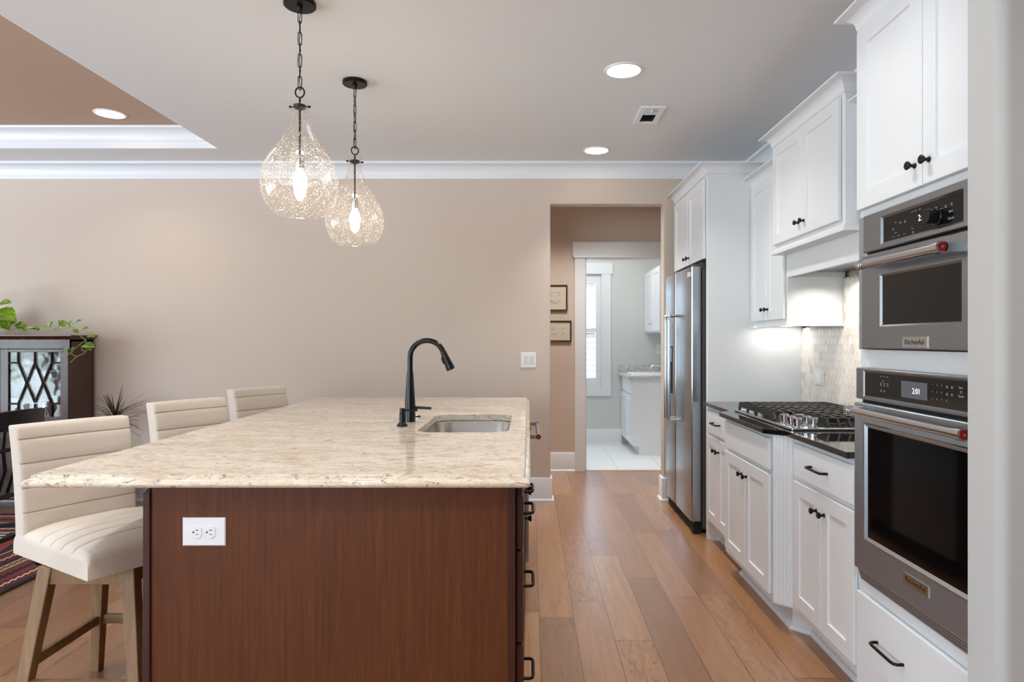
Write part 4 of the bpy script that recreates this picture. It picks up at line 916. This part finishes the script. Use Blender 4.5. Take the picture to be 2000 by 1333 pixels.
MB().box(x0+.035, x1-.035, y0+.035, y1-.035, z-.0012, z-.0006).build('backing', M['slot'], g)
mb = MB()
for i in range(9):
    yy = y0+.044+i*.0115; mb.box(x0+.036, x1-.036, yy, yy+.0026, z-.008, z-.002)
for i in range(11):
    yy = y0+.165+i*.0095; mb.add([(x0+.036, yy, z-.007), (x1-.036, yy, z-.007), (x1-.036, yy+.0098, z-.0035), (x0+.036, yy+.0098, z-.0035)], [(0, 1, 2, 3)])
mb.build('louver', M['plate'], g)
mb = MB().box((x0+x1)/2-.002, (x0+x1)/2+.002, y0+.04, y0+.075, z-.016, z-.006); mb.build('lever', M['plate'], g)

# ================================================================ HALL PICTURES
def picture(x0, x1, z0, z1, label, seed):
    g = thing('framed_picture', ((x0+x1)/2, 6.519, (z0+z1)/2), label, 'picture', 'framed pictures in the hall'); w = .014; Tq = TYm(6.519)
    mb = MB(); R = lambda i, d: [Tq(x0+i, z0+i, d), Tq(x1-i, z0+i, d), Tq(x1-i, z1-i, d), Tq(x0+i, z1-i, d)]
    mb.loops([R(0, 0), R(0, .018), R(.002, .020), R(w-.002, .018), R(w, .012)], cap=False).build('frame', M['frame'], g)
    MB().add(R(w-.001, .010), [(0, 1, 2, 3)]).build('mat_board', M['mat'], g)
    b = .07
    MB().add([Tq(x0+b, z0+b, .0106), Tq(x1-b, z0+b, .0106), Tq(x1-b, z1-b*.9, .0106), Tq(x0+b, z1-b*.9, .0106)], [(0, 1, 2, 3)]).build('print', M['print'], g)
    MB().add(R(w-.001, .0125), [(0, 1, 2, 3)]).build('glazing', M['pane'], g)
picture(.02, .377, 1.596, 1.853, 'upper dark framed print hanging in the hall beside the door casing', 1)
picture(.045, .417, 1.290, 1.498, 'lower dark framed landscape print hanging in the hall beside the door casing', 2)

# ================================================================ LAUNDRY
g = thing('laundry_base_cabinet', (1.47, 7.85, 0), 'white laundry base cabinet with drawer and door beyond the doorway', 'cabinet')
lx = 1.157; ly0 = 7.44
MB().box(lx+.018, 1.778, ly0, LB-.001, .10, .868).build('body', M['trim'], g)
MB().box(lx+.09, 1.778, ly0+.0, LB-.001, 0, .10).build('toe_kick', M['trim'], g)
Tl = TX(lx+.018)
for u0, u1 in ((ly0+.01, 7.84), (7.85, LB-.01)):
    d = MB().door(Tl, u0, u1, .69, .855, .018, 0).build('drawer', M['trim'], g)
    d = MB().door(Tl, u0, u1, .115, .675, .018, .06).build('door', M['trim'], g); pull_mb(MB(), TX(lx), (u0+u1)/2, .625, .09).build('handle', M['chrome'], d, smooth=50)
o = MB().box(1.115, 1.778, ly0-.04, LB-.002, .869, .90).box(1.115, 1.778, LB-.02, LB-.002, .90, .995).build('laundry_countertop', M['grey_stone'], bevel=.004); tag(o, 'pale grey stone laundry counter with short backsplash', 'countertop')
g = thing('laundry_sink', (1.45, 7.78, .90), 'white drop-in sink in the laundry counter', 'sink')
L_ = lambda i, z: [(x, y, z) for x, y in rrect(1.19+i, 1.70-i, 7.50+i, 8.08-i, .06, 5)]
MB().loops([L_(0, .9005), L_(0, .912), L_(.006, .916), L_(.03, .914), L_(.04, .905)]).build('rim', M['plate'], g, smooth=40)
g = thing('laundry_faucet', (1.62, 7.9, .915), 'chrome faucet with curved spout over the laundry sink', 'faucet')
fn = lambda a, b, z: (1.66+a, 7.80+b, z)
MB().lathe([(.03, .9165), (.03, .922), (.022, .93), (.02, .985), (.008, .992)], fn, 18).build('body', M['chrome'], g, smooth=40)
MB().tube([(1.66, 7.8, .96), (1.58, 7.8, 1.005), (1.50, 7.8, 1.01), (1.455, 7.8, .995), (1.44, 7.8, .96)], [.013, .013, .0125, .012, .012], 12).build('spout', M['chrome'], g, smooth=60)
MB().tube([(1.66, 7.8, .99), (1.70, 7.8, 1.04)], .006, 8).build('lever', M['chrome'], g, smooth=60)
g = thing('laundry_upper_cabinet', (1.62, 7.8, 1.4), 'white wall cabinet hanging above the laundry counter', 'cabinet')
MB().box(1.468, 1.778, 7.30, LB-.001, 1.392, 2.15).build('body', M['trim'], g)
for u0, u1, ku in ((7.305, 7.775, 7.74), (7.78, LB-.005, 7.82)):
    d = MB().door(TX(1.468), u0, u1, 1.41, 2.14, .018, .06).build('door', M['trim'], g, smooth=25); knob_mb(MB(), TX(1.45), ku, 1.50).build('knob', M['chrome'], d, smooth=40)
g = thing('laundry_outlet', (1.36, LB, 1.12), 'small white outlet plate on the laundry far wall above the counter', 'outlet')
MB().door(TYm(LB), 1.60, 1.675, 1.13, 1.25, .006, 0, edge=.002).build('cover_plate', M['plate'], g)

# ================================================================ CHINA CABINET
g = thing('china_cabinet', (-4.04, 5.15, 0), 'dark mahogany china cabinet with lattice glass doors against the back wall', 'cabinet')
cx0, cx1, cf, cb = -4.56, -3.516, 5.012, 5.288; ct_ = 1.355-.012
mb = MB().box(cx1-.022, cx1, cf, cb, .0, ct_-.03).box(cx0, cx0+.022, cf, cb, 0, ct_-.03).box(cx0, cx1, cb-.012, cb, .1, ct_-.03)
mb.box(cx0, cx1, cf, cb, .08, .10).box(cx0, cx1, cf, cb, .60, .62).box(cx0, cx1, cf, cb, ct_-.05, ct_-.03)
for z in (.86, 1.06): mb.box(cx0+.022, cx1-.022, cf+.03, cb-.012, z, z+.014)
mb.box(cx0, cx1, cf-.001, cf+.02, 1.238, ct_-.03).box(cx0, cx1, cf-.001, cf+.02, .55, .66)
mb.build('body', M['mahogany'], g, bevel=.002)
mb = MB().sweep([(cx1, cb), (cx1, cf), (cx0, cf), (cx0, cb)], [(0, ct_-.034), (.006, ct_-.034), (.010, ct_-.026), (.022, ct_-.016), (.026, ct_-.010), (.030, ct_-.008), (.030, ct_), (0, ct_)], 1).box(cx0, cx1, cf, cb, ct_-.03, ct_); mb.build('top', M['mahogany'], g, smooth=35)
def px2x(x): return (x-1034)/255.4
def px2z(y): return H-(y-665)/255.4
def cdoor(u0, u1, mirror):
    mb = MB(); yf = cf-.02; v0, v1 = .665, 1.236; a, b = u0+.062, u1-.058
    c0, c1 = .72, 1.213
    mb.box(u0, a, yf, yf+.02, v0, v1).box(b, u1, yf, yf+.02, v0, v1).box(a, b, yf, yf+.02, v0, c0).box(a, b, yf, yf+.02, c1, v1)
    d = mb.build('door', M['mahogany'], g, bevel=.002)
    W_ = b-a; X = lambda f: a+W_*f; Zt = lambda f: c1-(c1-c0)*f
    lat = MB(); L = lambda p, q: lat.bar((X(p[0]), yf+.006, Zt(p[1])), (X(q[0]), yf+.006, Zt(q[1])), .010, .012)
    l_, m_, r_ = .18, .5, .82; t1, t2 = .165, .80
    for x in (l_, r_): L((x, 0), (x, t1)); L((x, t2), (x, 1))
    L((m_, 0), (m_, t1)); L((m_, t2), (m_, 1))
    L((0, t1), (l_, t1)); L((r_, t1), (1, t1)); L((0, t2), (l_, t2)); L((r_, t2), (1, t2))
    L((l_, t1), (m_, t2-.02)); L((m_, t1), (l_, t2)); L((m_, t1), (r_, t2)); L((r_, t1), (m_, t2-.02))
    lat.build('lattice', M['lattice'], d)
    MB().box(a, b, yf+.013, yf+.016, c0, c1).build('glass', M['pane'], d)
cdoor(-4.032, cx1+.001, 0); cdoor(cx0, -4.036, 1)
for k_ in range(3):
    vx = (-3.68, -3.80, -3.93)[k_]; vz = .6205 if k_ else .6205
    gg = MB().lathe([(.022, vz), (.03, vz+.01), (.045, vz+.06), (.04, vz+.11), (.02, vz+.15), (.024, vz+.19)], lambda a, b, z, vx=vx: (vx+a, 5.14+b, z), 18, cap=False).build('glass_vase', M['chrome'] if k_ == 1 else M['pot_white'], smooth=50)
    tag(gg, ('pale vase behind the cabinet glass, right side of the shelf', 'silvery vase behind the cabinet glass, middle of the shelf', 'pale vase behind the cabinet glass, left side of the shelf')[k_], 'vase', 'vases in the china cabinet')

# ================================================================ PLANTS
def heart(mb, base, dirv, up, size, fold=.25, m=0):
    d = Vector(dirv).normalized(); n = Vector(up); n = (n-d*n.dot(d)).normalized(); s = d.cross(n)
    pr = [(0, 0), (.06, .20), (.22, .40), (.42, .44), (.64, .33), (.84, .15), (1.0, 0)]
    b = Vector(base); V = []; 
    for t, w in pr: V.append(b+(d*t-n*.22*t*t)*size)
    for sg in (1, -1):
        for t, w in pr[1:-1]: V.append(b+(d*(t-(.10 if t < .1 else 0))+s*sg*w-n*(.22*t*t)+n*fold*w)*size)
    F = []; k = len(pr)
    for q, o in ((0, k), (1, k+5)):
        F.append([0, 1, o])
        for i in range(4): F.append([i+1, i+2, o+i+1, o+i])
        F.append([5, 6, o+4])
    return mb.add(V, F, m)
random.seed(3)
PY = 5.10; zt = ct_
g = thing('pothos_plant', (-4.13, PY+.03, zt), 'green trailing pothos vine on top of the dark china cabinet', 'plant')
MB().lathe([(.062, zt+.0005), (.078, zt+.04), (.088, zt+.13), (.080, zt+.13), (.075, zt+.10)], lambda a, b, z: (-4.27+a, PY+.04+b, z), 24, cap=False).build('pot', M['pot_white'], g, smooth=50)
MB().lathe([(.0, zt+.112), (.078, zt+.112)], lambda a, b, z: (-4.27+a, PY+.04+b, z), 24, cap=False, cap0=False).build('soil', M['soil'], g)
def X2(px, y=None): return (px-1034)*(y or 5.03)/1280
def Z2(py, y=None): return H-(py-665)*(y or 5.03)/1280
def vine(pts, r=.0028):
    mb = MB(); P = [Vector((X2(a, yy), yy, Z2(b, yy))) for a, b, yy in pts]
    Q = []
    for i in range(len(P)-1):
        p0, p1, p2, p3 = P[max(i-1, 0)], P[i], P[i+1], P[min(i+2, len(P)-1)]
        for t in (0, .25, .5, .75): Q.append(.5*((2*p1)+(-p0+p2)*t+(2*p0-5*p1+4*p2-p3)*t*t+(-p0+3*p1-3*p2+p3)*t**3))
    Q.append(P[-1]); return mb.tube(Q, r, 6)
v1 = [(-22, 628, 5.10), (8, 650, 5.05), (36, 638, 5.03), (55, 646, 5.0), (85, 647, 4.99), (118, 645, 4.975), (143, 640, 4.97), (155, 655, 4.965), (168, 665, 4.955)]
v2 = [(168, 664, 4.955), (150, 678, 4.95), (138, 689, 4.945), (131, 695, 4.94)]
v3 = [(168, 666, 4.955), (171, 680, 4.95), (165, 690, 4.945), (150, 697, 4.94), (137, 709, 4.94)]
v4 = [(161, 680, 4.95), (160, 684, 4.945), (168, 687, 4.94)]
v5 = [(134, 690, 4.943), (143, 694, 4.94), (150, 697, 4.94)]
v6 = [(-30, 620, 5.12), (14, 618, 5.08), (24, 632, 5.05), (10, 646, 5.05)]
v7 = [(170, 662, 4.955), (174, 656, 4.96), (172, 648, 4.965)]
mb = MB()
for q in (v1, v2, v3, v4, v5, v6): 
    a = vine(q, .0021); o_ = len(mb.v); mb.v += a.v; mb.f += [[i+o_ for i in f] for f in a.f]; mb.m += a.m
mb.build('vine', M['stem'], g, smooth=70)
mb = MB()
def leafpx(px, py, y, ang, size, tilt=.5):
    a = math.radians(ang); d = (math.cos(a), -.25, math.sin(a)); heart(mb, (X2(px, y), y, Z2(py, y)), d, (random.uniform(-.2, .2), -tilt, .8), size)
for px, py, y, ang, s in ((-6, 598, 5.03, 20, .10), (-12, 612, 4.99, -8, .155), (-14, 622, 4.98, -22, .13), (-2, 631, 5.02, -20, .06), (16, 632, 5.02, 10, .055), (28, 636, 5.02, 0, .045), (37, 636, 5.01, -25, .058), (54, 641, 5.0, 0, .045), (76, 645, 4.985, 150, .03), (78, 640, 4.985, 10, .05), (96, 640, 4.975, 70, .035), (94, 634, 4.975, 15, .04), (104, 645, 4.975, 20, .038), (128, 637, 4.965, 130, .05), (130, 642, 4.965, 15, .042), (146, 632, 4.96, 30, .05), (160, 645, 4.955, 25, .045), (172, 657, 4.945, 5, .046), (163, 675, 4.94, 0, .072), (166, 677, 4.94, -20, .05), (135, 684, 4.94, 20, .04), (122, 689, 4.935, 40, .055), (126, 696, 4.935, 200, .03), (-25, 600, 5.06, 120, .11), (-30, 615, 5.05, 190, .13), (-22, 590, 5.08, 60, .10), (44, 640, 5.0, 100, .042), (62, 643, 4.99, 30, .04), (114, 641, 4.97, 60, .036), (138, 637, 4.965, 80, .034), (152, 650, 4.96, 140, .034), (140, 690, 4.938, 60, .034), (20, 638, 5.02, 60, .05), (6, 640, 5.03, 30, .05)):
    leafpx(px, py, y, ang, s*1.32)
mb.build('leaves', M['leaf'], g, fixn=False, smooth=60)
# spiky dracaena
g = thing('spiky_plant', (-3.215, 5.085, 0), 'dark spiky dracaena in a pot on the floor beside the china cabinet', 'plant')
bx, by, bz = -3.215, 5.085, .70
MB().lathe([(.10, .0), (.12, .05), (.15, .26), (.14, .26), (.13, .22)], lambda a, b, z: (bx+a, by+b, z), 24, cap=False).build('pot', M['pot_dark'], g, smooth=50)
MB().lathe([(.0, .23), (.135, .23)], lambda a, b, z: (bx+a, by+b, z), 20, cap=False, cap0=False).build('soil', M['soil'], g)
MB().tube([(bx, by, .23), (bx+.01, by, .45), (bx, by, bz)], [.016, .013, .012], 8).build('stem', M['spike'], g, smooth=60)
mb = MB(); random.seed(11)
for i in range(80):
    az = random.uniform(0, 2*PI); el = random.uniform(-.25, 1.35); L = random.uniform(.20, .31)*(1 if el > .2 else .95)
    d = Vector((math.cos(az)*math.cos(el), math.sin(az)*math.cos(el)*.55, math.sin(el))); s = d.cross(Vector((0, 0, 1))).normalized(); w = .0058
    b = Vector((bx, by, bz+random.uniform(-.06, .03))); V = []
    for t in (0, .3, .6, .85, 1): 
        p = b+d*L*t-Vector((0, 0, .05*t*t)); ww = w*(1-.9*t**2); V += [p+s*ww, p-s*ww+Vector((0, 0, .002))]
    mb.add(V, [[2*j, 2*j+1, 2*j+3, 2*j+2] for j in range(4)])
mb.build('leaves', M['spike'], g, fixn=False)

# ================================================================ RUG + DINING CHAIR
o = MB().box(-1.3, 1.3, -1.75, 1.75, .0005, .010).build('area_rug', M['rug'], bevel=.003); o.location = (-4.0, 3.15, 0); tag(o, 'red and black tribal pattern rug on the wood floor at left', 'rug')
g = thing('dining_chair', (-3.02, 3.58, .0105), 'black wooden dining chair with slatted back standing on the red rug', 'chair')
z0 = .0125; X = -2.83
mb = MB(); n = 10
crest = lambda v, d, z: (X-.004+d+.035*(1-(2*v-1)**2), 3.36+v*.455, z)
L = []
for i in range(n+1):
    v = i/n; h = .012*(1-(2*v-1)**2)
    L.append([crest(v, -.011, .815), crest(v, .011, .815), crest(v, .014, .91+h), crest(v, -.008, .91+h)])
mb.loops(L).build('crest_rail', M['ebony'], g, smooth=40)
for sy in (3.40, 3.775):
    MB().tube([(X, sy, z0), (X-.02, sy, .25), (X-.035, sy, .46), (X-.025, sy, .62), (X, sy, .83)], [.014, .017, .019, .016, .013], 10).build('leg', M['ebony'], g, smooth=60)
    MB().tube([(X-.43, sy-.0, z0), (X-.41, sy, .45)], [.013, .019], 10).build('leg', M['ebony'], g, smooth=60)
    MB().bar((X-.02, sy, .25), (X-.42, sy, .22), .018, .022).build('stretcher', M['ebony'], g)
MB().loops([[(x, y, z) for x, y in rrect(X-.45, X+.02, 3.365, 3.81, .05, 5)] for z in (.45, .474)]).build('seat', M['ebony'], g, bevel=.006)
mb = MB().tube([(X-.018, 3.40, .705), (X+.012, 3.59, .712), (X-.018, 3.775, .705)], .013, 8); mb.build('back_rail', M['ebony'], g, smooth=60)
for sy in (3.46, 3.525, 3.588, 3.65, 3.715):
    MB().tube([(X-.03, sy, .472), (X+.012, sy+(sy-3.588)*.05, .60), (X+.004, sy+(sy-3.588)*.1, .71), (X+.016, sy+(sy-3.588)*.1, .825)], [.011, .013, .011, .009], 8, flat=.7).build('back_slat', M['ebony'], g, smooth=60)
MB().bar((X-.02, 3.40, .22), (X-.02, 3.775, .22), .018, .022).build('stretcher', M['ebony'], g)
